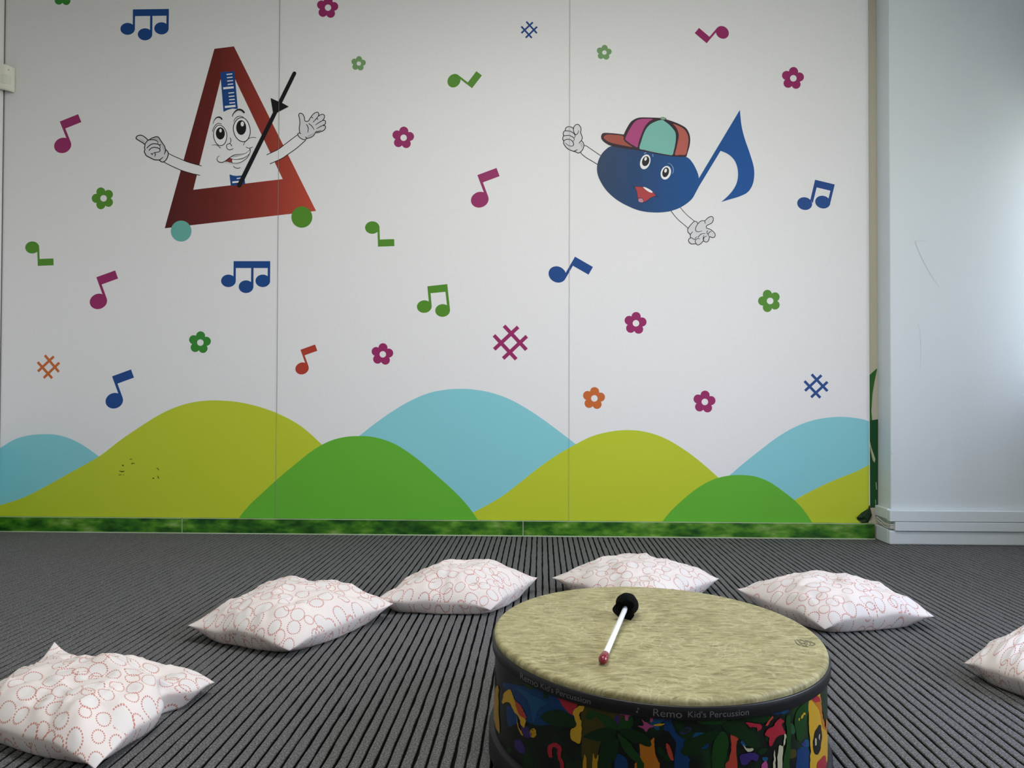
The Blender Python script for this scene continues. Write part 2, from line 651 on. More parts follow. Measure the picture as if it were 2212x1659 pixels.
quaver((129.1, 262.6), (168.9, 246.6), MAG, 'magenta quaver left of the metronome')
quaver((81.7, 574.3), (116.0, 573.1), LEAF, 'upside down green quaver by the left corner', True)
quaver((208.1, 598.9), (248.8, 584.2), MAG, 'magenta quaver below the metronome')
quaver((242.1, 813.0), (283.1, 798.0), BLUE, 'blue quaver above the lime hill')
quaver((649.1, 755.5), (680.6, 744.2), BRICK, 'small brick red quaver beside the seam')
quaver((1031.2, 378.2), (1072.6, 362.8), MAG, 'magenta quaver in the middle of the wall')
quaver((816.5, 532.8), (852.0, 531.7), LEAF, 'upside down green quaver in the middle', True)
quaver((1019.7, 190.7), (1041.0, 163.0), LEAF, 'green quaver lying on its side', True)
quaver((1526.5, 93.5), (1500.6, 71.5), MAG, 'magenta quaver tipped over at the top')
quaver((1242.1, 554.4), (1280.9, 576.7), BLUE, 'blue tilted quaver across the seam')

def beamed(z, beam, stems, heads, m, label):
    p = Print(1)
    p.fill(z(beam), m)
    for s_ in stems:
        p.fill(z(s_), m)
    for h in heads:
        p.fill(z(ell(*h)), m)
    p.build('beamed_notes', mural, label)
beamed(zoom(100, 0, 7.373), [(1383, 150), (1953, 142), (1953, 250), (1383, 258)],
       [[(1380, 150), (1416, 150), (1411, 480), (1378, 400)], [(1655, 200), (1692, 200), (1688, 560), (1652, 480)], [(1915, 200), (1953, 200), (1949, 465), (1913, 390)]],
       [(1296, 460, 115, 95), (1573, 547, 115, 96), (1835, 452, 115, 97)], BLUE, 'three blue notes on one beam, top left')
beamed(zoom(390, 540, 5.925), [(680, 143), (1148, 143), (1148, 231), (680, 231)],
       [[(680, 150), (709, 150), (707, 405), (677, 345)], [(905, 200), (935, 200), (933, 475), (902, 420)], [(1117, 200), (1148, 200), (1146, 405), (1115, 345)]],
       [(613, 395, 94, 80), (839, 470, 94, 81), (1053, 395, 94, 80)], BLUE, 'three blue notes on one beam, below the metronome')
beamed(zoom(770, 460, 4.879), [(747, 773), (957, 750), (966, 828), (757, 848)],
       [[(747, 773), (775, 771), (794, 990), (763, 940)], [(930, 760), (957, 752), (986, 1020), (955, 980)]],
       [(715, 987, 78, 66, -4), (908, 1028, 78, 67, -4)], LEAF, 'pair of green beamed notes')
beamed(zoom(1700, 370, 15.085), [(915, 275), (1555, 430), (1502, 655), (862, 500)],
       [[(915, 275), (1020, 310), (840, 1040), (760, 930)], [(1460, 430), (1555, 430), (1412, 1030), (1350, 900)]],
       [(575, 1054, 246, 206, 14), (1165, 1005, 250, 206, 14)], BLUE, 'pair of blue beamed notes by the pier')

def flower(cx, cy, R, base, m, label):
    d, r = 0.60 * R, 0.405 * R
    out = []
    for i in range(100):
        t = 2 * math.pi * i / 100
        best = 0
        for k in range(5):
            a = math.radians(base + 72 * k)
            da = (t - a + math.pi) % (2 * math.pi) - math.pi
            if abs(d * math.sin(da)) < r and math.cos(da) > 0:
                best = max(best, d * math.cos(da) + math.sqrt(r * r - (d * math.sin(da)) ** 2))
        out.append((cx - 0.055 * R + best * math.cos(t), cy - best * math.sin(t)))
    p = Print(1)
    p.fill(out, m, 0, [ell(cx, cy, 0.29 * R, 0.29 * R, 0, 28)])
    p.build('flower_print', mural, label)

flower(137.0, -9.5, 22.5, 15, EMER, 'emerald flower cut off by the top edge')
flower(708.6, 16.6, 23.6, 11, MAG, 'magenta flower at the top')
flower(775.2, 137.3, 16.0, 11, SAGE, 'small sage green flower left of the middle')
flower(871.9, 297.6, 24.0, 11, MAG, 'magenta flower right of the metronome')
flower(826.9, 765.4, 24.0, 11, MAG, 'magenta flower low in the middle')
flower(223.8, 428.5, 24.2, 36, LEAF, 'leaf green flower left of the metronome')
flower(432.9, 740.0, 24.2, 11, EMER, 'emerald flower above the lime hill')
flower(1305.7, 113.5, 16.5, 11, SAGE, 'small sage green flower right of the seam')
flower(1713.7, 169.2, 24.4, 11, MAG, 'magenta flower at the top right')
flower(1373.7, 698.3, 24.4, 11, MAG, 'magenta flower below the blue note figure')
flower(1663.6, 650.1, 24.6, 36, LEAF, 'leaf green flower at the right')
flower(1283.9, 860.6, 24.4, 11, ORAN, 'orange flower beside the teal hill')
flower(1522.6, 868.2, 24.4, 11, MAG, 'magenta flower between the right hills')

def sharp(z, bars, w, m, label):
    p = Print(1)
    for a, b_ in bars:
        p.stroke(z([a, b_]), w, m, smooth=False)
    p.build('sharp_sign', mural, label)
sharp(zoom(1040, 530, 6.144), [((300, 1068), (597, 1386)), ((166, 1194), (462, 1512)), ((487, 1083), (170, 1380)), ((602, 1206), (288, 1502))], 8.0, MAG, 'large magenta sharp sign')
sharp(zoom(1710, 780, 15.08), [((652, 432), (1168, 978)), ((420, 652), (935, 1195)), ((973, 462), (437, 968)), ((1168, 677), (636, 1180))], 5.7, BLUE, 'blue sharp sign above the right hills')
sharp(zoom(40, 500, 4.147), [((236, 1109), (362, 1258)), ((172, 1170), (302, 1315)), ((316, 1120), (174, 1254)), ((366, 1175), (226, 1312))], 5.4, ORAN, 'orange sharp sign at the left')
sharp(zoom(1100, 30, 9.217), [((340, 155), (550, 385)), ((240, 250), (450, 480)), ((470, 167), (242, 384)), ((555, 256), (328, 476))], 3.8, BLUE, 'small blue sharp sign at the top')

# ---- the metronome figure
def grad_ink(name, xa, xb, stops):
    k = NT(name, stops[0][1], 0.5, 0.25)
    g = k.n('NewGeometry')
    s_ = k.n('SeparateXYZ')
    k.l(g.outputs['Position'], s_.inputs[0])
    mr = k.n('MapRange')
    mr.inputs[1].default_value = xa
    mr.inputs[2].default_value = xb
    k.l(s_.outputs[0], mr.inputs[0])
    k.color(k.ramp(mr.outputs[0], stops))
    return k.m
G_RED = grad_ink('print_red_gradient', onY(360, 300).x, onY(680, 300).x, [(0.0, (0.075, 0.008, 0.008)), (0.35, (0.15, 0.018, 0.014)), (0.62, (0.27, 0.035, 0.024)), (1.0, (0.50, 0.070, 0.040))])
G_BLUE = grad_ink('print_blue_gradient', onY(1290, 300).x, onY(1640, 300).x, [(0.0, (0.028, 0.055, 0.115)), (0.25, (0.018, 0.062, 0.17)), (0.55, (0.010, 0.082, 0.27)), (1.0, (0.012, 0.09, 0.34))])

metro = bpy.data.objects.new('metronome_figure', None)
COL.objects.link(metro)
metro.parent = mural
metro['label'] = 'red metronome with a smiling face and white gloved hands'

zA = zoom(260, 80, 3.6065)
p = Print(1)
p.fill([(463.2, 105.5), (505.4, 100.2), (682.8, 455.7), (355.9, 493.1)], G_RED, 0, [[(417.5, 410.0), (476.5, 172.0), (506.0, 167.0), (610.8, 386.9)]])
p.build('frame', metro)

zs = zoom(460, 140, 15.086)
p = Print(2)
p.fill(zs([(240, 240), (700, 205), (812, 1430), (765, 1440), (640, 1425), (480, 1470), (345, 1535)]), BLUE)
for a, b_ in (((445, 318), (632, 298)), ((458, 426), (642, 405)), ((468, 533), (658, 514)), ((482, 644), (660, 624)), ((505, 927), (692, 905)), ((515, 1038), (703, 1018)), ((530, 1143), (714, 1127)), ((538, 1250), (722, 1236))):
    p.stroke(zs([a, b_]), 2.3, PWHITE, 1, smooth=False)
for a, b_ in (((338, 770), (678, 735)), ((390, 1378), (738, 1340))):
    p.stroke(zs([a, b_]), 4.4, PWHITE, 1, smooth=False)
p.build('tempo_scale', metro, 'blue scale with white ticks')
p = Print(2)
p.fill([(495.9, 376.8), (503.5, 379.2), (510.7, 380.1), (522.3, 379.2), (528.2, 386), (529.9, 397.3), (498.6, 401.6)], BLUE)
p.stroke([(511.5, 385.9), (521, 384.4)], 2.2, PWHITE, 1, smooth=False)
p.stroke([(502, 394), (518.2, 392.4)], 3.6, PWHITE, 1, smooth=False)
p.build('tempo_scale', metro, 'lower end of the blue scale')

zf = zoom(430, 220, 10.367)
K = 1 / 10.367
def eye(zf, outline, ow, pupil, shine, lid, lw, fillm=PWHITE, label=None, parent=metro):
    p = Print(2)
    o = cr(zf(outline), True, 4)
    p.fill(o, fillm)
    p.stroke(zf(outline), ow, BLACK, 0.2, closed=True)
    p.fill(zf(ell(*pupil)), BLACK, 0.4)
    p.fill(zf(ell(*shine)), PWHITE, 0.8)
    if lid:
        p.stroke(zf(lid), lw, BLACK, 0.2)
    p.build('eye', parent, label)
eye(zf, [(325, 700), (345, 620), (400, 545), (465, 525), (540, 560), (600, 650), (625, 750), (610, 850), (570, 940), (500, 980), (430, 965), (370, 900), (332, 800)], 16 * K,
    (478, 708, 101, 137, 0), (482, 645, 28, 42, 0), [(300, 670), (320, 600), (370, 520), (440, 480), (510, 500)], [10 * K, 15 * K, 10 * K])
eye(zf, [(768, 600), (793, 480), (860, 390), (940, 355), (1020, 372), (1090, 450), (1138, 580), (1145, 700), (1110, 810), (1050, 880), (960, 890), (870, 840), (800, 740)], 18 * K,
    (945, 577, 112, 165, 0), (970, 497, 37, 55, 0), [(775, 450), (800, 390), (860, 335), (930, 322), (1000, 345)], [10 * K, 16 * K, 12 * K])
p = Print(2)
p.stroke(zf([(312, 505), (335, 430), (380, 365), (440, 343), (490, 362), (517, 400)]), [8 * K, 14 * K, 26 * K, 34 * K, 30 * K], BLACK)
p.build('eyebrow', metro)
p = Print(2)
p.stroke(zf([(800, 270), (850, 215), (900, 200), (960, 225), (1015, 268)]), [4 * K, 22 * K, 10 * K], PSHADE)
p.stroke(zf([(745, 335), (770, 265), (830, 198), (890, 172), (960, 190), (1018, 248)]), [14 * K, 22 * K, 34 * K, 40 * K, 36 * K], BLACK, 0.3)
p.build('eyebrow', metro)
p = Print(2)
p.stroke(zf([(695, 805), (713, 850), (705, 910), (680, 940)]), 14 * K, BLACK)
p.stroke(zf([(735, 995), (710, 950), (670, 937), (622, 970), (618, 1020), (655, 1068), (710, 1072), (768, 1050)]), 15 * K, BLACK)
p.build('nose', metro)
p = Print(2)
p.fill(cr(zf([(440, 1362), (510, 1378), (600, 1372), (720, 1398), (850, 1404), (960, 1370), (1090, 1270), (960, 1345), (850, 1376), (740, 1368), (600, 1340), (500, 1355)]), True), PGREY)
p.fill(cr(zf([(690, 1250), (790, 1192), (900, 1178), (1020, 1168), (1080, 1132), (1132, 1088), (1145, 1110), (1120, 1190), (1060, 1268), (960, 1338), (850, 1373), (745, 1365), (742, 1285)]), True), PWHITE)
p.fill(cr(zf([(720, 1240), (790, 1200), (900, 1190), (1010, 1180), (920, 1215), (800, 1240)]), True), PSHADE, 0.1)
p.fill(cr(zf([(880, 1300), (1000, 1262), (1110, 1180), (1080, 1240), (980, 1300)]), True), PGREY, 0.1)
p.fill(zf([(592, 1332), (690, 1252), (745, 1283), (738, 1320), (748, 1362), (690, 1346), (640, 1336)]), ink('print_mouth_red', (0.26, 0.03, 0.035)), 0.2)
p.stroke(zf([(465, 1205), (412, 1245), (405, 1300), (440, 1343), (505, 1357), (570, 1337), (630, 1295), (690, 1250), (790, 1190), (900, 1175), (1020, 1165), (1080, 1130), (1130, 1085), (1137, 1040)]), [8 * K, 17 * K, 17 * K, 12 * K, 8 * K], BLACK, 0.4)
p.stroke(zf([(570, 1337), (640, 1337), (740, 1368), (850, 1375), (960, 1340), (1060, 1270), (1120, 1190), (1147, 1110), (1140, 1045)]), [8 * K, 13 * K, 15 * K], BLACK, 0.4)
p.stroke(zf([(690, 1255), (745, 1282), (850, 1290), (980, 1265), (1070, 1215), (1120, 1170)]), [8 * K, 16 * K, 8 * K], BLACK, 0.4)
p.stroke(zf([(742, 1285), (735, 1325), (748, 1362)]), 9 * K, BLACK, 0.4)
p.stroke(zf([(1050, 1010), (1090, 1032), (1130, 1037), (1170, 1027), (1202, 1010)]), 13 * K, BLACK, 0.4)
p.stroke(zf([(770, 1440), (800, 1470), (860, 1490), (927, 1475)]), 14 * K, BLACK, 0.4)
p.build('mouth', metro)
p = Print(2)
p.stroke(zf([(285, 970), (350, 962), (400, 970), (440, 997), (482, 1040)]), [8 * K, 13 * K, 15 * K], BLACK)
p.build('cheek_line', metro)
p = Print(2)
p.stroke(zf([(990, 975), (1030, 900), (1090, 840), (1160, 802), (1220, 795), (1282, 805)]), 12 * K, BLACK, 0.3)
p.build('cheek_line', metro)

def limb(parent, z, up, low, w, fill=True, label=None):
    p = Print(2.2)
    if fill:
        p.fill(cr(z(up)) + cr(z(low))[::-1], M_PAPER)
    p.stroke(z(up), w, BLACK, 0.4)
    p.stroke(z(low), w, BLACK, 0.4)
    p.build('arm', parent, label)
def hand(parent, z, sil, lines, w, shades=(), label=None):
    p = Print(3.2)
    p.fill(cr(z(sil), True, 3), PGREY)
    for s_ in shades:
        p.fill(cr(z(s_), True, 3), PSHADE, 0.1)
    p.stroke(z(sil), w, BLACK, 0.4, closed=True)
    for l_ in lines:
        p.stroke(z(l_), [w * 0.95, w, w * 0.6], BLACK, 0.4)
    p.build('hand', parent, label)
z3 = zoom(280, 270, 13.01)
limb(metro, z3, [(1090, 800), (1250, 880), (1400, 945), (1600, 1030), (1800, 1092), (2025, 1150)], [(965, 1040), (1150, 1140), (1430, 1265), (1600, 1322), (1800, 1378), (1978, 1415)], 1.6)
hand(metro, z3, [(430, 550), (320, 470), (208, 402), (186, 360), (220, 310), (290, 290), (360, 300), (440, 352), (530, 425), (600, 385), (700, 345), (770, 332), (820, 355), (870, 430), (930, 520), (985, 600), (1015, 690),
     (1065, 740), (1090, 800), (1070, 900), (1020, 990), (960, 1035), (930, 1043), (880, 1025), (830, 988), (700, 978), (580, 920), (480, 868), (442, 810), (416, 745), (435, 690), (420, 640)],
     [[(430, 552), (460, 500), (530, 428), (640, 415), (720, 425), (780, 460), (802, 500), (790, 540)],
      [(485, 655), (560, 580), (640, 535), (720, 530), (800, 545), (850, 580), (865, 630), (850, 660)],
      [(545, 720), (600, 660), (680, 630), (760, 640), (830, 660), (860, 700), (840, 750), (770, 770), (710, 775), (640, 810)],
      [(600, 805), (635, 820), (645, 850)], [(710, 780), (725, 830), (710, 895)], [(800, 545), (845, 562), (882, 545)],
      [(1015, 690), (1005, 760), (972, 832)], [(830, 988), (880, 960), (945, 903)]], 2.0,
     [[(620, 395), (770, 350), (850, 440), (1000, 690), (985, 770), (930, 650), (870, 520), (800, 450), (700, 400)], [(270, 390), (380, 430), (440, 490), (380, 480)]])
z4 = zoom(560, 140, 6.9125)
limb(metro, z4, [(110, 1345), (200, 1305), (290, 1260), (375, 1195), (480, 1115), (578, 1042)], [(160, 1480), (250, 1440), (345, 1395), (440, 1330), (560, 1245), (695, 1125)], 1.6)
hand(metro, z4, [(578, 1045), (582, 1025), (603, 1016), (598, 940), (608, 880), (605, 820), (592, 760), (600, 730), (625, 724), (655, 745), (675, 790), (685, 840), (735, 840), (760, 800), (800, 745), (840, 715), (875, 710), (890, 735), (885, 768), (910, 750), (950, 740), (975, 760), (970, 800), (950, 830), (978, 832), (992, 850), (985, 885), (955, 905), (982, 912), (992, 935), (970, 975), (920, 1000), (860, 1015),
     (842, 1010), (810, 1060), (760, 1090), (718, 1098), (680, 1120), (640, 1110), (598, 1080)],
     [[(880, 772), (845, 815), (803, 860)], [(948, 832), (890, 865), (838, 900)], [(950, 906), (910, 925), (855, 957)], [(845, 998), (880, 996), (925, 978)],
      [(740, 878), (790, 920), (820, 972)], [(705, 890), (732, 940), (728, 1015)], [(780, 785), (805, 795)], [(862, 802), (882, 820)], [(603, 1016), (628, 1032)], [(718, 1098), (685, 1075)]], 1.7,
     [[(760, 1075), (800, 1045), (830, 1010), (790, 1030), (740, 1050), (715, 1080)]])
p = Print(4.6)
p.stroke([(636.6, 157.5), (516.6, 401.5)], [8.2, 8.6, 9.2, 9.6], BLACK, 0, smooth=True, n=8)
p.fill(ell(636.2, 158.6, 4.0, 4.0), BLACK)
p.fill(ell(516.9, 400.6, 4.7, 4.7), BLACK)
p.fill([(584.6, 211.9), (601.2, 219.3), (609.9, 222.7), (623.9, 230.4), (598.3, 243.9), (589.7, 242.0)], BLACK)
p.build('pendulum', metro, 'black pendulum arm with a sliding weight')
p = Print(2)
p.fill(ell(391.4, 499.2, 22.3, 22.6, 0, 48), ink('print_wheel_teal', (0.135, 0.42, 0.37)))
p.build('wheel', metro, 'teal foot')
p = Print(2)
p.fill(ell(652.1, 469.0, 22.6, 22.9, 0, 48), LEAF)
p.build('wheel', metro, 'green foot')

# ---- the blue note figure
note = bpy.data.objects.new('note_figure', None)
COL.objects.link(note)
note.parent = mural
note['label'] = 'blue quaver with eyes, open mouth and a colourful cap'
zn = zoom(1200, 220, 4.9156)
zh2 = zoom(1200, 255, 15.08)
limb(note, zh2, [(930, 895), (1000, 910), (1150, 1010), (1300, 1110), (1500, 1250)], [(820, 1115), (860, 1180), (1000, 1290), (1200, 1410), (1420, 1540)], 1.5)
zh4 = zoom(1435, 440, 16.59)
limb(note, zh4, [(540, 100), (700, 290), (850, 440), (960, 530), (1080, 632)], [(225, 235), (400, 470), (550, 620), (700, 745), (850, 872)], 1.3)
body = cr([(1522, 1000 - 100), (1490, 960), (1440, 1040), (1330, 1120), (1200, 1165), (1050, 1175), (900, 1157), (780, 1112), (650, 1040), (540, 940), (470, 830), (442, 740), (447, 650), (480, 570), (530, 510), (600, 470), (760, 480), (1000, 500), (1250, 530), (1395, 588), (1450, 640), (1490, 710), (1514, 770), (1522, 812)], False)
flag1 = cr([(1957, 86), (1964, 160), (1976, 260), (2005, 380), (2060, 540), (2102, 680), (2110, 780), (2092, 880), (2040, 960), (1950, 1006), (1850, 1036), (1758, 1064)])
flag2 = cr([(1758, 1064), (1830, 1000), (1892, 925), (1930, 840), (1937, 740), (1915, 650), (1870, 585), (1810, 543), (1752, 521)])
p = Print(3)
p.fill(zn(body + flag1 + flag2[1:]), G_BLUE)
p.build('body', note, 'blue oval note head with stem and flag')

hat = Print(4)
zc = zoom(1290, 245, 10.533)
CAPD = ink('print_cap_outline', (0.036, 0.020, 0.028))
hat.fill(cr(zc([(88, 520), (110, 470), (160, 445), (300, 448), (450, 462)])) + cr(zc([(605, 482), (640, 400), (700, 290), (760, 200), (830, 145), (920, 105), (1020, 92), (1200, 95), (1430, 105), (1580, 140), (1750, 195), (1900, 260), (2020, 335), (2090, 450), (2116, 580), (2105, 720), (2070, 850), (2032, 980)])) +
         cr(zc([(1990, 990), (1900, 992), (1700, 980), (1400, 932), (1100, 872), (900, 838), (700, 812), (450, 772), (270, 722), (150, 645), (95, 580)])), CAPD)
hat.fill(cr(zc([(640, 570), (700, 430), (770, 310), (830, 220), (900, 160), (980, 132), (1100, 122), (1265, 130), (1190, 180), (1100, 275), (1040, 390), (990, 520), (945, 650), (915, 772), (850, 745), (740, 680), (655, 610)]), True, 3), ink('print_cap_pink', (0.42, 0.065, 0.21)), 0.3)
hat.fill(cr(zc([(145, 545), (200, 492), (320, 482), (580, 512), (598, 590), (640, 650), (720, 710), (800, 768), (600, 732), (400, 692), (270, 652), (175, 590)]), True, 3), ink('print_cap_brim', (0.36, 0.085, 0.06)), 0.3)
hat.fill(cr(zc([(1485, 150), (1540, 185), (1640, 260), (1730, 360), (1780, 440), (1790, 560), (1775, 700), (1740, 860), (1708, 948), (1600, 940), (1400, 905), (1200, 865), (1080, 832), (962, 800), (1000, 640), (1060, 460), (1130, 330), (1220, 240), (1340, 182), (1420, 157)]), True, 3), ink('print_cap_teal', (0.20, 0.49, 0.43)), 0.3)
hat.fill(cr(zc([(1725, 240), (1850, 282), (1980, 362), (2050, 470), (2076, 570), (2070, 700), (2040, 850), (2010, 942), (1880, 945), (1768, 944), (1800, 800), (1840, 620), (1855, 500), (1830, 390), (1780, 300)]), True, 3), ink('print_cap_coral', (0.46, 0.115, 0.09)), 0.3)
hat.fill(zc(ell(1500, 120, 74, 34, 6)), CAPD, 0.3)
hat.fill(zc(ell(1500, 118, 64, 26, 6)), ink('print_cap_button', (0.24, 0.40, 0.27)), 0.5)
hat.build('cap', note, 'cap of pink, teal and coral panels with red brim')

ze = zoom(1360, 320, 12.76)
SOFT = ink('print_soft_black', (0.018, 0.018, 0.020))
for (c0, r0, c1, r1, c2, r2, t) in (((430, 380), (136, 210), (442, 362), (96, 140), (440, 298), (32, 54), 18), ((998, 680), (138, 192), (993, 668), (88, 138), (993, 622), (36, 56), 17)):
    p = Print(4)
    p.fill(ze(ell(c0[0], c0[1], r0[0], r0[1], t)), PWHITE)
    p.fill(ze(ell(c1[0], c1[1], r1[0], r1[1], t)), SOFT, 0.3)
    p.fill(ze(ell(c2[0], c2[1], r2[0], r2[1], t)), PWHITE, 0.6)
    p.build('eye', note)
SKYB = ink('print_light_blue', (0.40, 0.52, 0.72))
for pts, w in (([(1050, 425), (1110, 430), (1170, 490), (1205, 580), (1200, 650), (1175, 705)], [0.5, 1.0, 0.9]), ([(400, 155), (455, 120)], 1.2), ([(635, 165), (648, 240)], 0.9)):
    p = Print(4)
    p.stroke(ze(pts), w, SKYB)
    p.build('eye_crease', note)
p = Print(4)
NAVY = ink('print_navy', (0.012, 0.022, 0.06))
mouth = [(145, 1065), (250, 1060), (370, 1072), (480, 1102), (620, 1182), (690, 1260), (722, 1315), (640, 1345), (560, 1390), (480, 1450), (420, 1480), (380, 1492), (330, 1512), (260, 1470), (225, 1400), (215, 1300), (190, 1180), (160, 1110)]
p.fill(cr(ze(mouth), True, 3), ink('print_tongue_red', (0.42, 0.055, 0.06)))
p.stroke(ze(mouth), 0.9, NAVY, 0.2, closed=True)
p.stroke(ze([(20, 1010), (70, 1050), (145, 1062)]), [0.5, 1.0], NAVY, 0.2)
p.stroke(ze([(700, 1325), (780, 1345), (830, 1355)]), [1.2, 0.5], NAVY, 0.2)
p.fill(cr(ze([(370, 1075), (440, 1085), (530, 1127), (612, 1182), (632, 1220), (590, 1230), (520, 1200), (440, 1145)]), True, 3), PWHITE, 0.3)
p.fill(ze(ell(315, 1442, 76, 54, 8)), ink('print_tongue_pink', (0.52, 0.25, 0.33)), 0.3)
p.stroke(ze([(232, 1385), (300, 1365), (360, 1400), (395, 1472)]), 1.0, NAVY, 0.4)
p.build('mouth', note)
hand(note, zh2, [(320, 400), (330, 340), (385, 290), (470, 285), (540, 310), (583, 345), (600, 290), (650, 230), (710, 205), (770, 235), (820, 310), (830, 400), (815, 470), (850, 560), (870, 650), (850, 735), (900, 800), (925, 880), (910, 970), (870, 1050), (810, 1110), (740, 1140), (660, 1105), (560, 1075), (450, 1030), (360, 970), (300, 890), (265, 820), (270, 750), (235, 690), (245, 620), (265, 570), (250, 510), (270, 450)],
     [[(320, 420), (400, 420), (490, 440), (580, 490), (630, 550), (637, 610), (600, 650)], [(265, 580), (360, 570), (450, 570), (540, 610), (600, 660), (607, 710), (570, 770)],
      [(270, 748), (330, 707), (410, 695), (490, 710), (550, 760), (590, 840), (575, 900), (520, 920), (450, 905), (380, 870), (325, 810)],
      [(583, 345), (590, 430), (620, 510), (660, 547), (710, 520), (740, 460), (750, 400)], [(850, 735), (800, 780), (760, 840)], [(600, 1080), (660, 1060), (722, 1025)]], 1.7,
     [[(800, 850), (850, 800), (890, 880), (860, 990), (840, 930)]])
hand(note, zh4, [(850, 890), (920, 790), (1000, 700), (1075, 637), (1130, 635), (1175, 668), (1205, 715), (1270, 650), (1350, 610), (1450, 610), (1560, 510), (1660, 460), (1715, 468), (1750, 520), (1750, 600), (1700, 690), (1610, 740), (1530, 780), (1500, 830), (1520, 880), (1620, 910), (1720, 970), (1800, 1060), (1825, 1130), (1790, 1200), (1720, 1215), (1640, 1185), (1610, 1210), (1600, 1280), (1550, 1360), (1480, 1375), (1400, 1342), (1330, 1410), (1260, 1465), (1190, 1480), (1130, 1432), (1060, 1442), (960, 1440), (890, 1380), (865, 1310), (890, 1260), (930, 1222), (925, 1110), (850, 1020), (840, 950)],
     [[(1205, 715), (1150, 800), (1115, 900), (1130, 970), (1180, 1005), (1270, 1000), (1350, 970)], [(1450, 610), (1465, 725)], [(930, 1110), (965, 1060), (1022, 1000)],
      [(930, 1228), (1000, 1235), (1080, 1285), (1120, 1220), (1185, 1175)], [(1130, 1430), (1105, 1360), (1130, 1290), (1190, 1252), (1285, 1265)], [(1200, 1225), (1270, 1130), (1350, 1078), (1475, 1075)],
      [(1400, 1335), (1415, 1230), (1450, 1190), (1530, 1155)], [(1400, 1335), (1393, 1210), (1420, 1125)], [(1555, 960), (1525, 1040), (1570, 1110), (1607, 1195)], [(1575, 1090), (1620, 1020), (1705, 985)]], 1.5)

# torn corner of the print beside the pier
M_TORN = NT('torn_dark_green_paper', (0.012, 0.035, 0.012), 0.6, 0.3).m
b = MB()
base_pts = [(1878, 1090), (1874, 1098), (1860, 1108), (1849, 1117), (1852, 1123), (1862, 1129), (1876, 1128), (1882, 1112)]
ctr = onY(1866, 1114) - Vector((0, 0.012, 0))
vs = [onY(q[0], q[1]) - Vector((0, 0.0012 + 0.006 * (i % 2), 0)) for i, q in enumerate(base_pts)]
mid = [ctr + (v - ctr) * 0.55 + Vector((0, -0.008 + 0.012 * ((i * 7) % 3) / 2, 0.002 * ((i * 5) % 3 - 1))) for i, v in enumerate(vs)]
n8 = len(vs)
b.add(vs + mid + [ctr], [(i, (i + 1) % n8, n8 + (i + 1) % n8, n8 + i) for i in range(n8)] + [(n8 + i, n8 + (i + 1) % n8, 2 * n8) for i in range(n8)], M_TORN)
b.build('torn_corner', mural, False)['label'] = 'crumpled dark torn corner'

# old painted foliage on the strip of bare wall between mural and pier
def strip_plane(p, off):
    return onY(p[0], p[1], D) - Vector((0, off + 0.0003, 0))
DKG = ink('old_paint_dark_green', (0.012, 0.085, 0.022))
MIDG = ink('old_paint_mid_green', (0.035, 0.15, 0.025))
z = zoom(1800, 700, 3.19)
p = Print(1, strip_plane)
p.fill(z([(245, 355), (300, 305), (300, 320), (285, 390), (270, 480), (262, 600), (268, 662), (245, 668)]), MIDG)
p.fill(z([(245, 668), (268, 662), (308, 656), (308, 1265), (245, 1265)]), DKG, 0, [])
p.fill(z([(249, 795), (262, 850), (290, 930), (285, 955), (272, 940), (256, 870), (250, 830)]), ink('old_paint_cream', (0.5, 0.52, 0.35)), 0.4)
p.stroke(z([(294, 1090), (298, 1140)]), 1.6, ink('old_paint_cream', (0.5, 0.52, 0.35)), 0.4)
p.stroke(z([(290, 1210), (292, 1240)]), 1.2, ink('old_paint_cream', (0.5, 0.52, 0.35)), 0.4)
o = p.build('painted_foliage', wall_back)

# the print carries on round the corner on the left wall, seen here as a sliver
zl = lambda py: onY(5, py, D - 0.05).z
b = MB()
b.box(XL + 0.0003, XL + 0.002, D - 0.9, DF - 0.004, bot, ZC - 0.02, M_PAPER)
b.build('panel', mural)
b = MB()
b.box(XL + 0.002, XL + 0.0024, D - 0.9, DF - 0.004, zl(1092), zl(966), TEAL)
b.build('hill', mural, )['label'] = 'teal end of a hill round the left corner'
b = MB()
b.box(XL + 0.002, XL + 0.0026, D - 0.9, DF - 0.004, bot, zl(1090), LIME)
b.build('hill', mural)['label'] = 'lime end of a hill round the left corner'
b = MB()
b.box(XL + 0.002, XL + 0.0048, DF - 0.0036, DF - 0.0006, bot, ZC - 0.02, ink('corner_gap', (0.16, 0.16, 0.165)))
b.build('panel_seam', mural)
b = MB()
b.box(XL + 0.0003, XL + 0.016, YB, D - 0.02, 0.0, sk_top, M_SKIRT)
struct(b.build('baseboard_left', bevel=0.003))

# ------------------------------------------------------------------ skirting and cable runs on the pier
bp = bpy.data.objects.new('baseboard_pier', None)
COL.objects.link(bp)
bp.location = (PX, DP, 0)
struct(bp)
zt = lambda py: onY(1960, py, DP - 0.02).z
zsk = zt(1147)
b = MB()
b.box(PX - 0.014, XR, DP - 0.016, DP - 0.0003, 0.0, zsk, M_PIER)
b.build('board', bp, bevel=0.006)
b = MB()
b.box(PX - 0.014, PX - 0.0003, DP - 0.016 + 0.0165, D - 0.002, 0.0, zsk + 0.004, M_PIER)
b.build('board', bp, bevel=0.004)

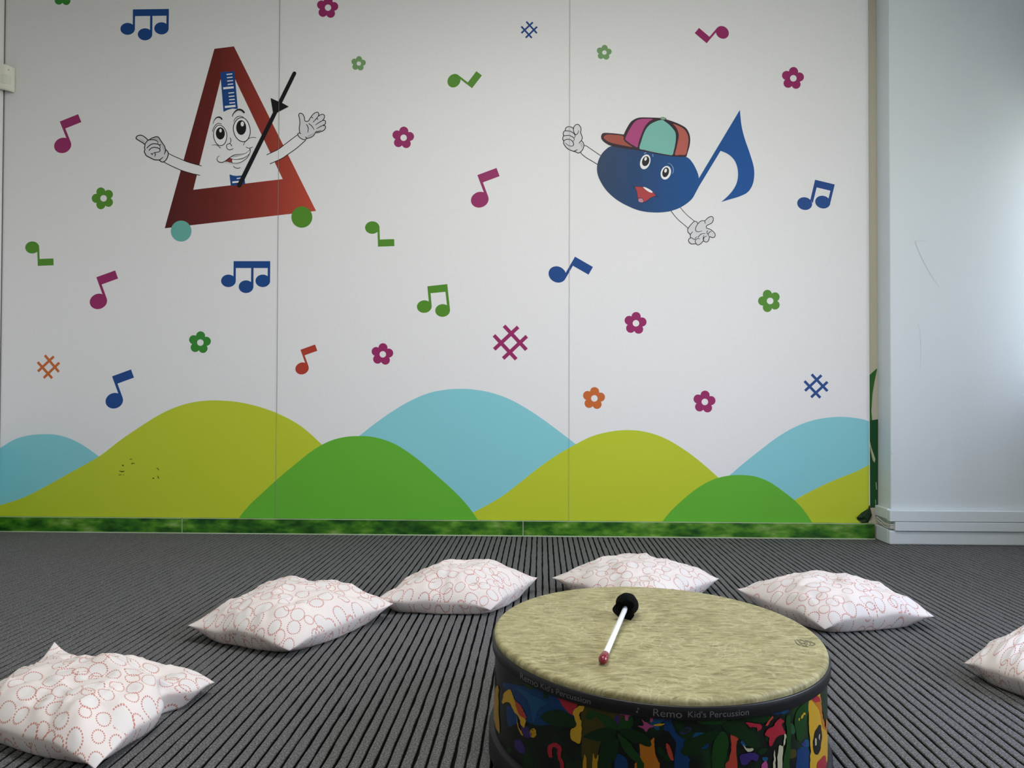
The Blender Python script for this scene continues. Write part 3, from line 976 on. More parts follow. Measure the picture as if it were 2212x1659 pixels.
tr = empty('cable_trunking', (PX, DP, zt(1127)), 'white plastic cable trunking running along the pier above the skirting', 'trunking')
b = MB()
b.box(PX - 0.016, XR, DP - 0.024, DP - 0.0003, zt(1127) + 0.001, zt(1103), M_PIER)
b.build('upper_duct', tr, bevel=0.002)
b = MB()
b.box(PX - 0.016, PX - 0.0003, DP + 0.0002, D - 0.004, zt(1124), zt(1101), M_PIER)
b.build('upper_duct', tr, bevel=0.003)
b = MB()
b.box(PX + 0.006, XR, DP - 0.026, DP - 0.0003, zsk + 0.001, zt(1127.5), M_PIER)
b.build('lower_duct', tr, bevel=0.0015)

def tube(name, pts, r, m, parent=None, seg=8, label=None, cat=None, group=None):
    b = MB()
    P = [Vector(p) for p in pts]
    # catmull-rom in 3d
    Q = []
    for i in range(len(P) - 1):
        a, b0, c0, d0 = P[max(i - 1, 0)], P[i], P[i + 1], P[min(i + 2, len(P) - 1)]
        for k in range(6):
            t = k / 6
            Q.append(0.5 * ((2 * b0) + (c0 - a) * t + (2 * a - 5 * b0 + 4 * c0 - d0) * t * t + (3 * b0 - a - 3 * c0 + d0) * t ** 3))
    Q.append(P[-1])
    vs, fs = [], []
    for i, q in enumerate(Q):
        t = (Q[min(i + 1, len(Q) - 1)] - Q[max(i - 1, 0)]).normalized()
        e1 = t.orthogonal().normalized()
        e2 = t.cross(e1)
        for k in range(seg):
            an = 2 * math.pi * k / seg
            vs.append(q + e1 * r * math.cos(an) + e2 * r * math.sin(an))
    for i in range(len(Q) - 1):
        for k in range(seg):
            fs.append((i * seg + k, i * seg + (k + 1) % seg, (i + 1) * seg + (k + 1) % seg, (i + 1) * seg + k))
    fs.append(tuple(range(seg - 1, -1, -1)))
    fs.append(tuple(range((len(Q) - 1) * seg, len(Q) * seg)))
    b.add(vs, fs, m)
    o = b.build(name, parent, smooth=True)
    if label:
        o['label'] = label
    if cat:
        o['category'] = cat
    if group:
        o['group'] = group
    return o
M_CABLE = NT('grey_white_cable', (0.50, 0.50, 0.46), 0.5, 0.4).m
zz = [zsk + 0.012, zsk + 0.018, zsk + 0.025]
labs = ['lowest pale cable tucked around the pier corner', 'middle pale cable dipping around the pier corner', 'upper pale cable around the pier corner under the trunking']
for i in range(3):
    zc0 = zz[i]
    dz = (0.006, -0.003, 0.004)[i]
    tube('cable', [(PX - 0.012 - 0.002 * i, D - 0.02, zc0 + 0.008 + 0.003 * i), (PX - 0.012, D - 0.055, zc0 + dz), (PX - 0.012, DP + 0.03, zc0 - dz * 0.4), (PX - 0.0105, DP - 0.006, zc0 - 0.003), (PX - 0.002, DP - 0.0125, zc0 - 0.002), (PX + 0.009, DP - 0.0125, zc0 - 0.002)], 0.0031, M_CABLE, None, 8, labs[i], 'cable', 'cables at the pier corner')

# ------------------------------------------------------------------ motion sensor in the left corner
pc = onY(12, 162, D - 0.045)
ms = empty('motion_sensor', (XL, D, pc.z - 0.06), 'cream motion sensor high in the left corner beside the mural', 'sensor')
def sensor_shell(z0, z1, half, depth, m, name, bulge=0.008, push=0.0):
    """wedge across the corner: curved front between the two walls"""
    n = 14
    vs, fs = [], []
    ey = Vector((1, -1, 0)).normalized()     # out of the corner
    ex = Vector((1, 1, 0)).normalized()      # across it
    O = Vector((XL + 0.001, D - 0.005, 0))
    lev = [(z0, 0.80), (z0 + 0.004, 0.90), (z0 + 0.016, 1.0), (z1 - 0.006, 1.0), (z1 - 0.001, 0.965), (z1, 0.93)]
    for (zz_, s_) in lev:
        for i in range(n + 1):
            t = -1 + 2 * i / n
            out = half * abs(t) * 0 + depth * (0.62 + 0.38 * (1 - t * t)) * s_ + push
            vs.append(O + ex * (t * half) + ey * max(out, abs(t * half) + 0.001) + Vector((0, 0, zz_)))
    L = len(lev)
    for k in range(L - 1):
        for i in range(n):
            a = k * (n + 1) + i
            fs.append((a, a + 1, a + n + 2, a + n + 1))
    fs.append(tuple(range(n, -1, -1)))
    fs.append(tuple(range((L - 1) * (n + 1), L * (n + 1))))
    b = MB()
    b.add(vs, fs, m)
    return b.build(name, ms, smooth=False)
M_CREAMP = NT('cream_plastic', (0.80, 0.79, 0.70), 0.3, 0.5).m
zt0 = onY(14, 191, D - 0.05).z
zt1 = onY(14, 138, D - 0.05).z
o = sensor_shell(zt0, zt1, 0.036, 0.060, M_CREAMP, 'housing')
M_LENS = NT('milky_lens', (0.74, 0.74, 0.66), 0.15, 0.6).m
o = sensor_shell(zt0 + 0.008, zt0 + 0.066, 0.031, 0.0575, M_LENS, 'lens', push=0.0045)
b = MB()
ey = Vector((1, -1, 0)).normalized(); ex = Vector((1, 1, 0)).normalized()
lc = Vector((XL, D - 0.004, zt1 - 0.022)) + ey * 0.0605
b.add([lc + ex * 0.004 + Vector((0, 0, -0.001)), lc + ex * 0.012 + Vector((0, 0, -0.0015)), lc + ex * 0.011 + Vector((0, 0, 0.0012)), lc + ex * 0.006 + Vector((0, 0, 0.0016))], [(0, 1, 2, 3)], NT('indicator_dark', (0.1, 0.1, 0.09), 0.3).m)
b.build('indicator', ms)

# ------------------------------------------------------------------ floor cushions
def cushion_fabric():
    k = NT('ring_print_cotton', (0.8, 0.78, 0.75), 0.8, 0.15)
    uv = k.n('UVMap').outputs[0]
    def rings(scale, off, rmin, rvar, skip):
        mp = k.n('Mapping')
        mp.inputs['Location'].default_value = off
        k.l(uv, mp.inputs['Vector'])
        vo = k.n('TexVoronoi', voronoi_dimensions='2D')
        vo.inputs['Scale'].default_value = scale
        vo.inputs['Randomness'].default_value = 0.5
        k.l(mp.outputs[0], vo.inputs['Vector'])
        sub = k.n('VectorMath', operation='SUBTRACT')
        # position output is in the scaled space's input units
        k.l(mp.outputs[0], sub.inputs[0])
        k.l(vo.outputs['Position'], sub.inputs[1])
        sep = k.n('SeparateXYZ')
        k.l(sub.outputs[0], sep.inputs[0])
        rgb = k.n('SeparateColor')
        k.l(vo.outputs['Color'], rgb.inputs[0])
        sx = k.math('MULTIPLY', sep.outputs[0], k.math('ADD', k.math('MULTIPLY', rgb.outputs[1], 0.35), 0.85))
        sy = k.math('MULTIPLY', sep.outputs[1], k.math('ADD', k.math('MULTIPLY', rgb.outputs[2], -0.30), 1.15))
        d = k.math('SQRT', k.math('ADD', k.math('MULTIPLY', sx, sx), k.math('MULTIPLY', sy, sy)))
        r = k.math('ADD', k.math('MULTIPLY', rgb.outputs[0], rvar), rmin)
        q = k.math('ABSOLUTE', k.math('SUBTRACT', d, r))
        ang = k.math('ARCTAN2', sy, sx)
        nd = k.math('ROUND', k.math('MULTIPLY', r, 6.28318 / 0.0046))
        ph = k.math('MULTIPLY', k.math('SUBTRACT', k.math('FRACT', k.math('MULTIPLY', k.math('DIVIDE', ang, 6.28318), nd)), 0.5), 0.0046)
        dd = k.math('SQRT', k.math('ADD', k.math('MULTIPLY', ph, ph), k.math('MULTIPLY', q, q)))
        dot = k.math('LESS_THAN', dd, 0.0016)
        hole = k.math('LESS_THAN', dd, 0.00045)
        dot = k.math('SUBTRACT', dot, k.math('MULTIPLY', hole, 0.6))
        if skip is not None:
            dot = k.math('MULTIPLY', dot, k.math('LESS_THAN', rgb.outputs[2], skip))
        inside = k.math('LESS_THAN', d, r)
        return dot, inside
    d1, in1 = rings(21.5, (0.0, 0.0, 0.0), 0.0142, 0.0060, None)
    d2, in2 = rings(21.5, (0.0237, 0.0251, 0.0), 0.0125, 0.0045, 0.38)
    base = k.mix(in1, (0.70, 0.64, 0.60), (0.67, 0.635, 0.605))
    dots = k.math('MAXIMUM', d1, d2)
    k.color(k.mix(k.math('MULTIPLY', dots, 0.85), base, (0.43, 0.10, 0.055)))
    w = k.noise(k.coord('UV'), 900, 2)
    k.bump(w, 0.05, 0.0006)
    return k.m
M_CUSH = cushion_fabric()

def cushion(cL, cF, cR, cB, Ht, label, seed, seamz=0.040, dents=(), pinch=(), pull=0.025, exps=0.66, uvrot=0.0, wr=1.0, rounds=(0.02, 0.09, 0.02, 0.06)):
    """corners left, front, right, back as floor points with their own heights"""
    N = 64
    C = [Vector(c) for c in (cL, cF, cR, cB)]
    cen = (C[0] + C[1] + C[2] + C[3]) / 4
    base = Vector((cen.x, cen.y, 0))
    root = empty('floor_cushion', base, label, 'cushion', 'patterned floor cushions around the drum')
    side = 0.19
    def tri_uv(i):
        t = -1 + 2 * i / N
        return math.copysign(1 - (1 - abs(t)) ** 1.35, t)   # denser at the edges
    G = [tri_uv(i) for i in range(N + 1)]
    ca, sa = math.cos(uvrot), math.sin(uvrot)
    def surf(u, v, top):
        # edges drawn in between the corners
        pu = u * (1 - pull * (1 - v * v) * u * u)
        pv = v * (1 - pull * (1 - u * u) * v * v)
        for (eu, ev, amt, wd_) in pinch:
            g = math.exp(-((u - eu) ** 2 + (v - ev) ** 2) / (wd_ * wd_))
            pu -= math.copysign(amt * g, eu) if abs(eu) > 0.9 else 0
            pv -= math.copysign(amt * g, ev) if abs(ev) > 0.9 else 0
        rr_ = rounds[(0 if v < 0 else 3) if u < 0 else (1 if v < 0 else 2)]
        kc = 1 - rr_ * (abs(u) * abs(v)) ** 5
        pu, pv = pu * kc, pv * kc
        a, b_ = (pu + 1) / 2, (pv + 1) / 2
        P = C[0] * (1 - a) * (1 - b_) + C[1] * a * (1 - b_) + C[2] * a * b_ + C[3] * (1 - a) * b_
        f = max(0.0, (1 - u * u) * (1 - v * v)) ** exps
        edge = max(abs(u), abs(v))
        corner = (abs(u) * abs(v)) ** 3
        zs = seamz * (1 - corner) + P.z * corner + 0.009 * noise.noise((u * 2.6 + seed, v * 2.6, seed * 1.7)) * (1 - corner)
        # folds running in from the border, stronger towards corners
        n1 = noise.noise((u * 2.1 + seed * 7.1, v * 2.1, seed * 3.3))
        n2 = noise.noise((u * 4.6 + seed * 2.7, v * 4.6 + 9, seed))
        ang = math.atan2(v, u)
        n3 = noise.noise((math.cos(ang) * 5.5 + seed, math.sin(ang) * 5.5, edge * 0.8 + seed))
        n4 = 1 - abs(noise.noise((u * 3.1 + n1 * 0.8 + seed * 5, v * 3.1 - n2 * 0.6, seed * 2.0))) * 2
        fade = max(0.0, 1 - edge ** 10)
        wrk = (0.010 * n1 + 0.005 * n2 + 0.010 * n3 * edge ** 2 + 0.0055 * max(0, n4) ** 3) * fade * wr
        if top:
            h = Ht * f
            for (du, dv, rr, dep) in dents:
                h -= dep * math.exp(-((u - du) ** 2 + (v - dv) ** 2) / (rr * rr)) * min(1, f * 1.6)
            zz_ = zs + h + wrk * min(1, f * 2.2 + 0.15)
        else:
            zz_ = zs - (seamz + 0.012) * min(1.0, (f / 0.46) ** 1.05) + wrk * 0.15 * f
        return Vector((P.x, P.y, max(zz_, 0.0015)))
    vs, uvs, idx = [], [], {}
    for top in (1, 0):
        for j in range(N + 1):
            for i in range(N + 1):
                brd = i in (0, N) or j in (0, N)
                if not top and brd:
                    idx[(0, i, j)] = idx[(1, i, j)]
                    continue
                u, v = G[i], G[j]
                idx[(top, i, j)] = len(vs)
                vs.append(surf(u, v, top) - base)
                uvs.append((side * (u * ca - v * sa) + seed * 0.37 + (0 if top else 0.5), side * (u * sa + v * ca) + seed * 0.21))
    # keep the border sitting on the seam line
    fs = []
    for top in (1, 0):
        for j in range(N):
            for i in range(N):
                q = (idx[(top, i, j)], idx[(top, i + 1, j)], idx[(top, i + 1, j + 1)], idx[(top, i, j + 1)])
                fs.append(q if top else q[::-1])
    me = bpy.data.meshes.new('cover')
    me.from_pydata([tuple(v) for v in vs], [], fs)
    ul = me.uv_layers.new(name='UVMap')
    for lp in me.loops:
        ul.data[lp.index].uv = uvs[lp.vertex_index]
    o = link('cover', me, root, [M_CUSH], True)
    return root

cushion(onZ(-110, 1560, .03), onZ(205, 1672, .012), onZ(470, 1474, .022), onZ(112, 1378, .085), 0.060, 'nearest patterned cushion, crumpled, cut off by the left frame edge', 1.3, 0.040,
        dents=((0.55, 0.50, 0.26, 0.035), (-0.45, 0.62, 0.25, 0.03)), pinch=((1, 0.30, 0.20, 0.17), (-0.25, 1, 0.12, 0.25)), uvrot=0.3, wr=1.1, rounds=(0.02, 0.05, 0.02, 0.07))
cushion(onZ(400, 1352, .040), onZ(624, 1415, .016), onZ(854, 1303, .044), onZ(640, 1262, .05), 0.080, 'patterned cushion second from left, touching the next one with its right tip', 2.1, 0.042,
        dents=((-0.05, 0.35, 0.22, 0.016),), uvrot=0.9)
cushion(onZ(804, 1297, .042), onZ(1066, 1324, .014), onZ(1164, 1247, .046), onZ(950, 1226, .05), 0.075, 'patterned cushion just left behind the drum', 3.4, 0.042,
        dents=((-0.35, 0.35, 0.25, 0.014),), uvrot=0.2)
cushion(onZ(1188, 1248, .040), onZ(1400, 1330, .022), onZ(1557, 1250, .040), onZ(1385, 1208, .05), 0.066, 'patterned cushion directly behind the drum, its front hidden', 4.2, 0.044,
        dents=((0.25, 0.6, 0.3, 0.012),), uvrot=1.2)
cushion(onZ(1588, 1271, .052), onZ(1780, 1367, .013), onZ(2024, 1333, .034), onZ(1812, 1252, .05), 0.074, 'patterned cushion right of the drum, two humps on its back edge', 5.7, 0.044,
        dents=((-0.55, 0.35, 0.24, 0.022),), uvrot=0.6)
cushion(onZ(2078, 1432, .036), onZ(2262, 1520, .020), onZ(2500, 1425, .030), onZ(2290, 1355, .05), 0.070, 'patterned cushion cut off by the right frame edge', 6.6, 0.044,
        dents=((-0.5, 0.3, 0.2, 0.02),), uvrot=0.1)

# ------------------------------------------------------------------ the drum
DR = 0.280
DZ = 0.205
DC = Vector((0.2125, 1.2623, 0))
drum = empty('floor_drum', DC, 'large round floor drum with tan skin head and dark jungle print shell', 'drum')

def skin_head():
    k = NT('fibre_drum_skin', (0.5, 0.46, 0.3), 0.55, 0.25)
    c = k.coord('Object')
    warp = k.n('TexNoise')
    warp.inputs['Scale'].default_value = 9
    k.l(c, warp.inputs['Vector'])
    vm = k.n('VectorMath', operation='SCALE')
    k.l(warp.outputs['Color'], vm.inputs[0])
    vm.inputs['Scale'].default_value = 0.055
    va = k.n('VectorMath', operation='ADD')
    k.l(c, va.inputs[0])
    k.l(vm.outputs[0], va.inputs[1])
    mp = k.n('Mapping')
    mp.inputs['Scale'].default_value = (30, 105, 30)
    mp.inputs['Rotation'].default_value = (0, 0, 0.16)
    k.l(va.outputs[0], mp.inputs['Vector'])
    n1 = k.noise(mp.outputs[0], 1.0, 6, 0.72)
    ridge = k.math('SUBTRACT', 1.0, k.math('MULTIPLY', k.math('ABSOLUTE', k.math('SUBTRACT', n1, 0.5)), 9.0), True)
    mp2 = k.n('Mapping')
    mp2.inputs['Scale'].default_value = (48, 100, 50)
    mp2.inputs['Rotation'].default_value = (0, 0, -0.35)
    k.l(va.outputs[0], mp2.inputs['Vector'])
    n2 = k.noise(mp2.outputs[0], 1.0, 4, 0.7)
    ridge2 = k.math('SUBTRACT', 1.0, k.math('MULTIPLY', k.math('ABSOLUTE', k.math('SUBTRACT', n2, 0.52)), 11.0), True)
    n3 = k.noise(c, 7.0, 3, 0.6)
    n3 = k.math('MULTIPLY', k.math('SUBTRACT', n3, 0.30), 2.2, True)
    def fibres(sx_, sy_, rot, width):
        m_ = k.n('Mapping')
        m_.inputs['Scale'].default_value = (sx_, sy_, 1)
        m_.inputs['Rotation'].default_value = (0, 0, rot)
        k.l(va.outputs[0], m_.inputs['Vector'])
        vo = k.n('TexVoronoi', voronoi_dimensions='2D', feature='DISTANCE_TO_EDGE')
        vo.inputs['Scale'].default_value = 1.0
        k.l(m_.outputs[0], vo.inputs['Vector'])
        return k.math('SUBTRACT', 1.0, k.math('DIVIDE', vo.outputs['Distance'], width), True)
    f1 = fibres(26, 74, 0.12, 0.10)
    f2 = fibres(44, 110, -0.4, 0.11)
    f3 = fibres(70, 40, 0.3, 0.07)
    col = k.ramp(n1, [(0.36, (0.165, 0.147, 0.060)), (0.5, (0.235, 0.210, 0.092)), (0.62, (0.37, 0.335, 0.17))])
    n4 = k.math('MULTIPLY', k.math('SUBTRACT', k.noise(c, 23.0, 3, 0.6), 0.36), 2.6, True)
    col = k.mix(k.math('MULTIPLY', k.math('MULTIPLY', f1, n4), 0.45), col, (0.56, 0.52, 0.31))
    col = k.mix(k.math('MULTIPLY', k.math('MULTIPLY', f2, n3), 0.5), col, (0.56, 0.52, 0.32))
    col = k.mix(k.math('MULTIPLY', k.math('MULTIPLY', f3, k.math('MULTIPLY', n3, n4)), 0.75), col, (0.62, 0.58, 0.38))
    col = k.mix(k.math('MULTIPLY', k.math('MULTIPLY', ridge, n3), 0.5), col, (0.44, 0.40, 0.21))
    k.color(col)
    k.bump(n1, 0.08, 0.001)
    return k.m
M_SKIN = skin_head()
M_BAND = NT('black_collar', (0.006, 0.006, 0.007), 0.40, 0.35).m
def shell_base():
    k = NT('jungle_print_ground', (0.01, 0.02, 0.01), 0.34, 0.25)
    c = k.coord()
    v = k.noise(c, 14, 3, 0.5)
    k.color(k.ramp(v, [(0.42, (0.004, 0.005, 0.004)), (0.56, (0.006, 0.016, 0.006)), (0.64, (0.010, 0.045, 0.010)), (0.70, (0.006, 0.010, 0.012))]))
    return k.m
M_SHELL = shell_base()

RB = DR + 0.003     # collar
prof = [(0.0001, DZ)] + [(DR * t, DZ) for t in (0.3, 0.6, 0.85, 0.955)]
for i in range(7):
    a = i / 6 * math.pi / 2
    prof.append((DR - 0.007 + 0.007 * math.sin(a), DZ - 0.007 + 0.007 * math.cos(a)))
prof.append((DR, DZ - 0.011))
lathe(prof, DC, (0, 0, 1), M_SKIN, 128, 'drum_head', drum)
ZB0 = DZ - 0.0285
lathe([(DR - 0.003, DZ - 0.0105), (RB - 0.001, DZ - 0.0100), (RB, DZ - 0.0112), (RB, ZB0 + 0.001), (RB - 0.001, ZB0), (DR - 0.004, ZB0)], DC, (0, 0, 1), M_BAND, 128, 'collar', drum)
RS = DR - 0.002     # shell
lathe([(RS, ZB0 + 0.0005), (RS, 0.12), (RS, 0.06), (RS, 0.0325)], DC, (0, 0, 1), M_SHELL, 128, 'shell', drum)
lathe([(RS - 0.002, 0.0445), (RB + 0.002, 0.044), (RB + 0.004, 0.041), (RB + 0.004, 0.004), (RB + 0.001, 0.0005), (DR - 0.02, 0.0005)], DC, (0, 0, 1), NT('black_rubber_foot', (0.006, 0.006, 0.007), 0.45, 0.3).m, 128, 'foot_ring', drum)

def onCyl(px, py, R):
    d = ray(px, py)
    o = CAM - DC
    a = d.x * d.x + d.y * d.y
    bb = 2 * (o.x * d.x + o.y * d.y)
    c = o.x * o.x + o.y * o.y - R * R
    disc = bb * bb - 4 * a * c
    if disc < 0:
        t = -bb / (2 * a)
    else:
        t = (-bb - math.sqrt(disc)) / (2 * a)
    q = CAM + d * t
    return math.atan2(q.y - DC.y, q.x - DC.x), q.z

class Wrap:
    """print wrapped round the shell, outlines in angle*R and height"""
    def __init__(s, R):
        s.R = R
        s.bm = bmesh.new()
        s.mats = []
        s.k = 1
    def fill_az(s, az, m, up=0.0):
        if m not in s.mats:
            s.mats.append(m)
        mi = s.mats.index(m)
        tri = tessellate_polygon([[Vector((p[0], p[1], 0)) for p in az]])
        s.k += 0.04
        off = (s.k + up) * 0.00022
        tmp = bmesh.new()
        vv = [tmp.verts.new((p[0], p[1], off)) for p in az]
        for t in tri:
            try:
                f = tmp.faces.new([vv[i] for i in t])
                if f.normal.z < 0:
                    f.normal_flip()
            except ValueError:
                pass
        for _ in range(4):
            es = [e for e in tmp.edges if abs(e.verts[0].co.x - e.verts[1].co.x) > 0.012]
            if not es:
                break
            bmesh.ops.subdivide_edges(tmp, edges=es, cuts=1)
        bmesh.ops.triangulate(tmp, faces=tmp.faces)
        mp = {}
        for v in tmp.verts:
            th = v.co.x / s.R
            r = s.R + v.co.z
            mp[v] = s.bm.verts.new((DC.x + r * math.cos(th), DC.y + r * math.sin(th), v.co.y))
        for f in tmp.faces:
            try:
                nf = s.bm.faces.new([mp[v] for v in f.verts])
                nf.material_index = mi
            except ValueError:
                pass
        tmp.free()
    def fill(s, pts, m, up=0.0, smooth=True):
        P = cr(pts, True, 6) if smooth else pts
        az = []
        for i, p in enumerate(P):
            jx = noise.noise((p[0] * 0.16, p[1] * 0.16, 1.7)) * 1.7 + noise.noise((p[0] * 0.45, p[1] * 0.45, 4.1)) * 0.7
            jy = noise.noise((p[0] * 0.16, p[1] * 0.16, 7.3)) * 1.7 + noise.noise((p[0] * 0.45, p[1] * 0.45, 9.9)) * 0.7
            th, z_ = onCyl(p[0] + jx, p[1] + jy, s.R)
            if p[1] > 1653:        # carries on down to the foot ring, below the frame
                z_ = 0.0455
            az.append((th * s.R, min(max(z_, 0.0455), ZB0 - 0.0005)))
        s.fill_az(az, m, up)
    def build(s, name, parent, label=None):
        me = bpy.data.meshes.new(name)
        s.bm.normal_update()
        s.bm.to_mesh(me)
        s.bm.free()
        o = link(name, me, None, s.mats)
        attach(o, parent)
        if label:
            o['label'] = label
        return o

JK = dict(black=(0.004, 0.004, 0.005), dgreen=(0.010, 0.065, 0.010), green=(0.020, 0.13, 0.015), olive=(0.085, 0.070, 0.008), blue=(0.006, 0.06, 0.20), lblue=(0.012, 0.11, 0.26),
          yellow=(0.62, 0.36, 0.020), orange=(0.52, 0.17, 0.010), red=(0.40, 0.02, 0.035), coral=(0.46, 0.055, 0.03), pink=(0.42, 0.07, 0.22), purple=(0.06, 0.03, 0.20), cream=(0.55, 0.52, 0.34), gold=(0.48, 0.27, 0.01), mint=(0.06, 0.20, 0.08))
J = {k_: ink('jungle_' + k_, tuple(c_ * (0.30 if k_ in ('dgreen', 'green', 'mint') else 0.5 if k_ in ('blue', 'lblue', 'olive', 'purple') else 0.72) for c_ in v_), 0.2) for k_, v_ in JK.items()}
for m_ in J.values():
    m_.node_tree.nodes['Principled BSDF'].inputs['Roughness'].default_value = 0.34
za = zoom(1050, 1380, 5.53)
zb = zoom(1430, 1380, 5.53)
def jungle(name, items, label=None, split=False):
    if split:
        for it in items:
            jungle(name, [it], label)
        return
    w = Wrap(RS)
    for (z_, pts, c_, up) in items:
        w.fill(z_(pts), J[c_], up)
    w.build(name, drum, label)
# sky and ground patches
jungle('shell_backdrop', [
    (za, [(190, 560), (300, 570), (450, 600), (600, 610), (760, 610), (860, 640), (900, 800), (1000, 900), (1060, 1040), (900, 1050), (640, 1060), (520, 1040), (430, 980), (330, 850), (260, 700)], 'blue', 0),
    (za, [(330, 600), (520, 690), (700, 780), (690, 820), (620, 860), (560, 1040), (530, 900), (480, 760)], 'lblue', 1),
    (za, [(240, 850), (300, 850), (370, 950), (360, 1040), (260, 1070)], 'blue', 1),
    (za, [(1140, 740), (1300, 780), (1500, 820), (1640, 840), (1620, 1000), (1400, 1160), (1300, 1500), (1250, 1560), (1160, 1560), (1130, 1200)], 'olive', 0),
    (zb, [(20, 960), (80, 950), (120, 1060), (200, 1180), (320, 1130), (330, 1160), (240, 1260), (300, 1440), (300, 1543), (140, 1543), (150, 1260), (60, 1120), (10, 1100)], 'blue', 0),
    (zb, [(1270, 850), (1430, 790), (1500, 860), (1400, 900), (1290, 900)], 'blue', 0),
    (zb, [(1610, 1320), (1720, 1290), (1760, 1400), (1760, 1543), (1600, 1543), (1600, 1430)], 'blue', 0),
    (za, [(1540, 1400), (1640, 1420), (1690, 1543), (1540, 1543)], 'blue', 0)], None, True)
# leaves
leafA = [[(1290, 905), (1400, 920), (1520, 990), (1560, 1090), (1460, 1110), (1380, 1020)], [(1150, 1190), (1260, 1120), (1420, 1080), (1540, 1110), (1500, 1210), (1340, 1240), (1240, 1220)],
         [(1560, 1100), (1600, 980), (1720, 930), (1740, 1040), (1640, 1120)], [(1580, 1100), (1740, 1090), (1900, 1160), (1960, 1290), (1830, 1270), (1650, 1190)],
         [(1560, 1150), (1680, 1230), (1800, 1380), (1890, 1540), (1790, 1500), (1650, 1360)], [(1380, 1230), (1500, 1180), (1580, 1240), (1540, 1440), (1440, 1543), (1330, 1543), (1350, 1380)]]
for i, l_ in enumerate(leafA):
    jungle('shell_leaf', [(za, l_, 'dgreen' if i % 2 else 'green', 2 + 0.3 * i)])
leafB = [[(220, 1330), (330, 1200), (500, 1130), (640, 1090), (640, 1180), (500, 1280), (380, 1380), (260, 1400)], [(360, 920), (520, 900), (700, 930), (760, 1000), (600, 1030), (430, 1010)],
         [(700, 1010), (880, 980), (1010, 1070), (1120, 1180), (1150, 1280), (1060, 1300), (900, 1190), (740, 1100)], [(590, 1280), (680, 1130), (770, 1180), (760, 1380), (700, 1540), (590, 1540)],
         [(900, 880), (1080, 850), (1230, 860), (1240, 980), (1130, 1000), (960, 970)], [(1570, 900), (1660, 780), (1730, 740), (1720, 900), (1650, 1180), (1600, 1200), (1570, 1060)],
         [(1870, 640), (1940, 590), (1950, 740), (1930, 960), (1880, 800)], [(1460, 940), (1510, 930), (1520, 1200), (1500, 1543), (1430, 1543), (1470, 1200)]]
for i, l_ in enumerate(leafB):
    jungle('shell_leaf', [(zb, l_, 'green' if i % 2 else 'dgreen', 2 + 0.3 * i)])
jungle('shell_leaf', [(za, [(640, 960), (760, 880), (900, 880), (1040, 970), (1070, 1060), (900, 1080), (760, 1050)], 'dgreen', 3), (za, [(450, 500), (550, 520), (580, 600), (520, 630), (450, 590)], 'green', 2), (za, [(700, 620), (720, 660), (720, 740), (680, 740), (670, 680)], 'dgreen', 2.5)], None, True)
# animals and blossoms, kept as plain colour shapes
jungle('shell_animal', [(za, [(210, 690), (260, 640), (300, 660), (340, 760), (400, 880), (470, 1000), (450, 1090), (410, 1040), (380, 950), (330, 900), (280, 800), (230, 790), (190, 800)], 'yellow', 3),
                        (za, [(345, 780), (400, 810), (450, 900), (480, 980), (400, 940), (360, 860)], 'coral', 3.4), (za, [(365, 960), (385, 1060), (440, 1170), (425, 1180), (375, 1090)], 'gold', 3.2)], 'yellow long-legged animal shape')
jungle('shell_animal', [(za, [(80, 760), (120, 600), (145, 640), (150, 900), (165, 1150), (120, 1090), (85, 930)], 'gold', 3)], 'golden edge shape')
jungle('shell_bird', [(za, [(830, 650), (950, 670), (1075, 710), (1080, 800), (1060, 880), (1030, 930), (960, 890), (880, 790)], 'red', 3)], 'red breasted bird shape')
jungle('shell_bird', [(za, [(1095, 820), (1155, 830), (1150, 880), (1110, 900), (1110, 970), (1130, 1020), (1120, 1250), (1050, 1250), (1000, 1180), (1010, 1100), (1070, 1060), (1050, 960), (1030, 900)], 'yellow', 3.5)], 'yellow bird shape')
jungle('shell_bird', [(za, [(750, 1290), (840, 1270), (900, 1330), (890, 1430), (950, 1543), (900, 1543), (850, 1420), (850, 1340), (800, 1320), (780, 1380), (795, 1430), (760, 1440), (730, 1360)], 'red', 3)], 'red long-necked bird shape')
jungle('shell_blossom', [(za, [(1580, 915), (1640, 900), (1640, 845), (1690, 900), (1740, 910), (1690, 940), (1680, 985), (1645, 980), (1640, 930)], 'pink', 4), (za, [(1740, 905), (1790, 895), (1840, 920), (1790, 930)], 'yellow', 4)], 'pink blossom')
jungle('shell_blossom', [(za, [(1850, 880), (1990, 875), (2090, 890), (2000, 910), (1970, 1000), (1945, 990), (1940, 915)], 'pink', 4)], 'pink blossom')
jungle('shell_blossom', [(za, [(1805, 1055), (1870, 1040), (1850, 970), (1930, 1030), (1990, 1050), (1930, 1080), (1905, 1120), (1860, 1085)], 'pink', 4), (za, [(1985, 1045), (2040, 1020), (2120, 1025), (2050, 1050)], 'yellow', 4)], 'pink blossom')
jungle('shell_trunk', [(za, [(1820, 1250), (1920, 1260), (1990, 1190), (2000, 1320), (2030, 1440), (2050, 1543), (1770, 1543), (1830, 1400)], 'orange', 1.5)], 'orange trunk')
jungle('shell_trunk', [(za, [(1170, 1400), (1200, 1480), (1190, 1543), (1155, 1543)], 'gold', 3), (za, [(1275, 1390), (1300, 1450), (1335, 1400), (1320, 1543), (1265, 1543)], 'gold', 3)], 'gold stem', True)
jungle('shell_trunk', [(zb, [(805, 1130), (860, 1140), (900, 1200), (870, 1260), (880, 1543), (730, 1543), (790, 1440), (810, 1300)], 'coral', 1.8)], 'red trunk')
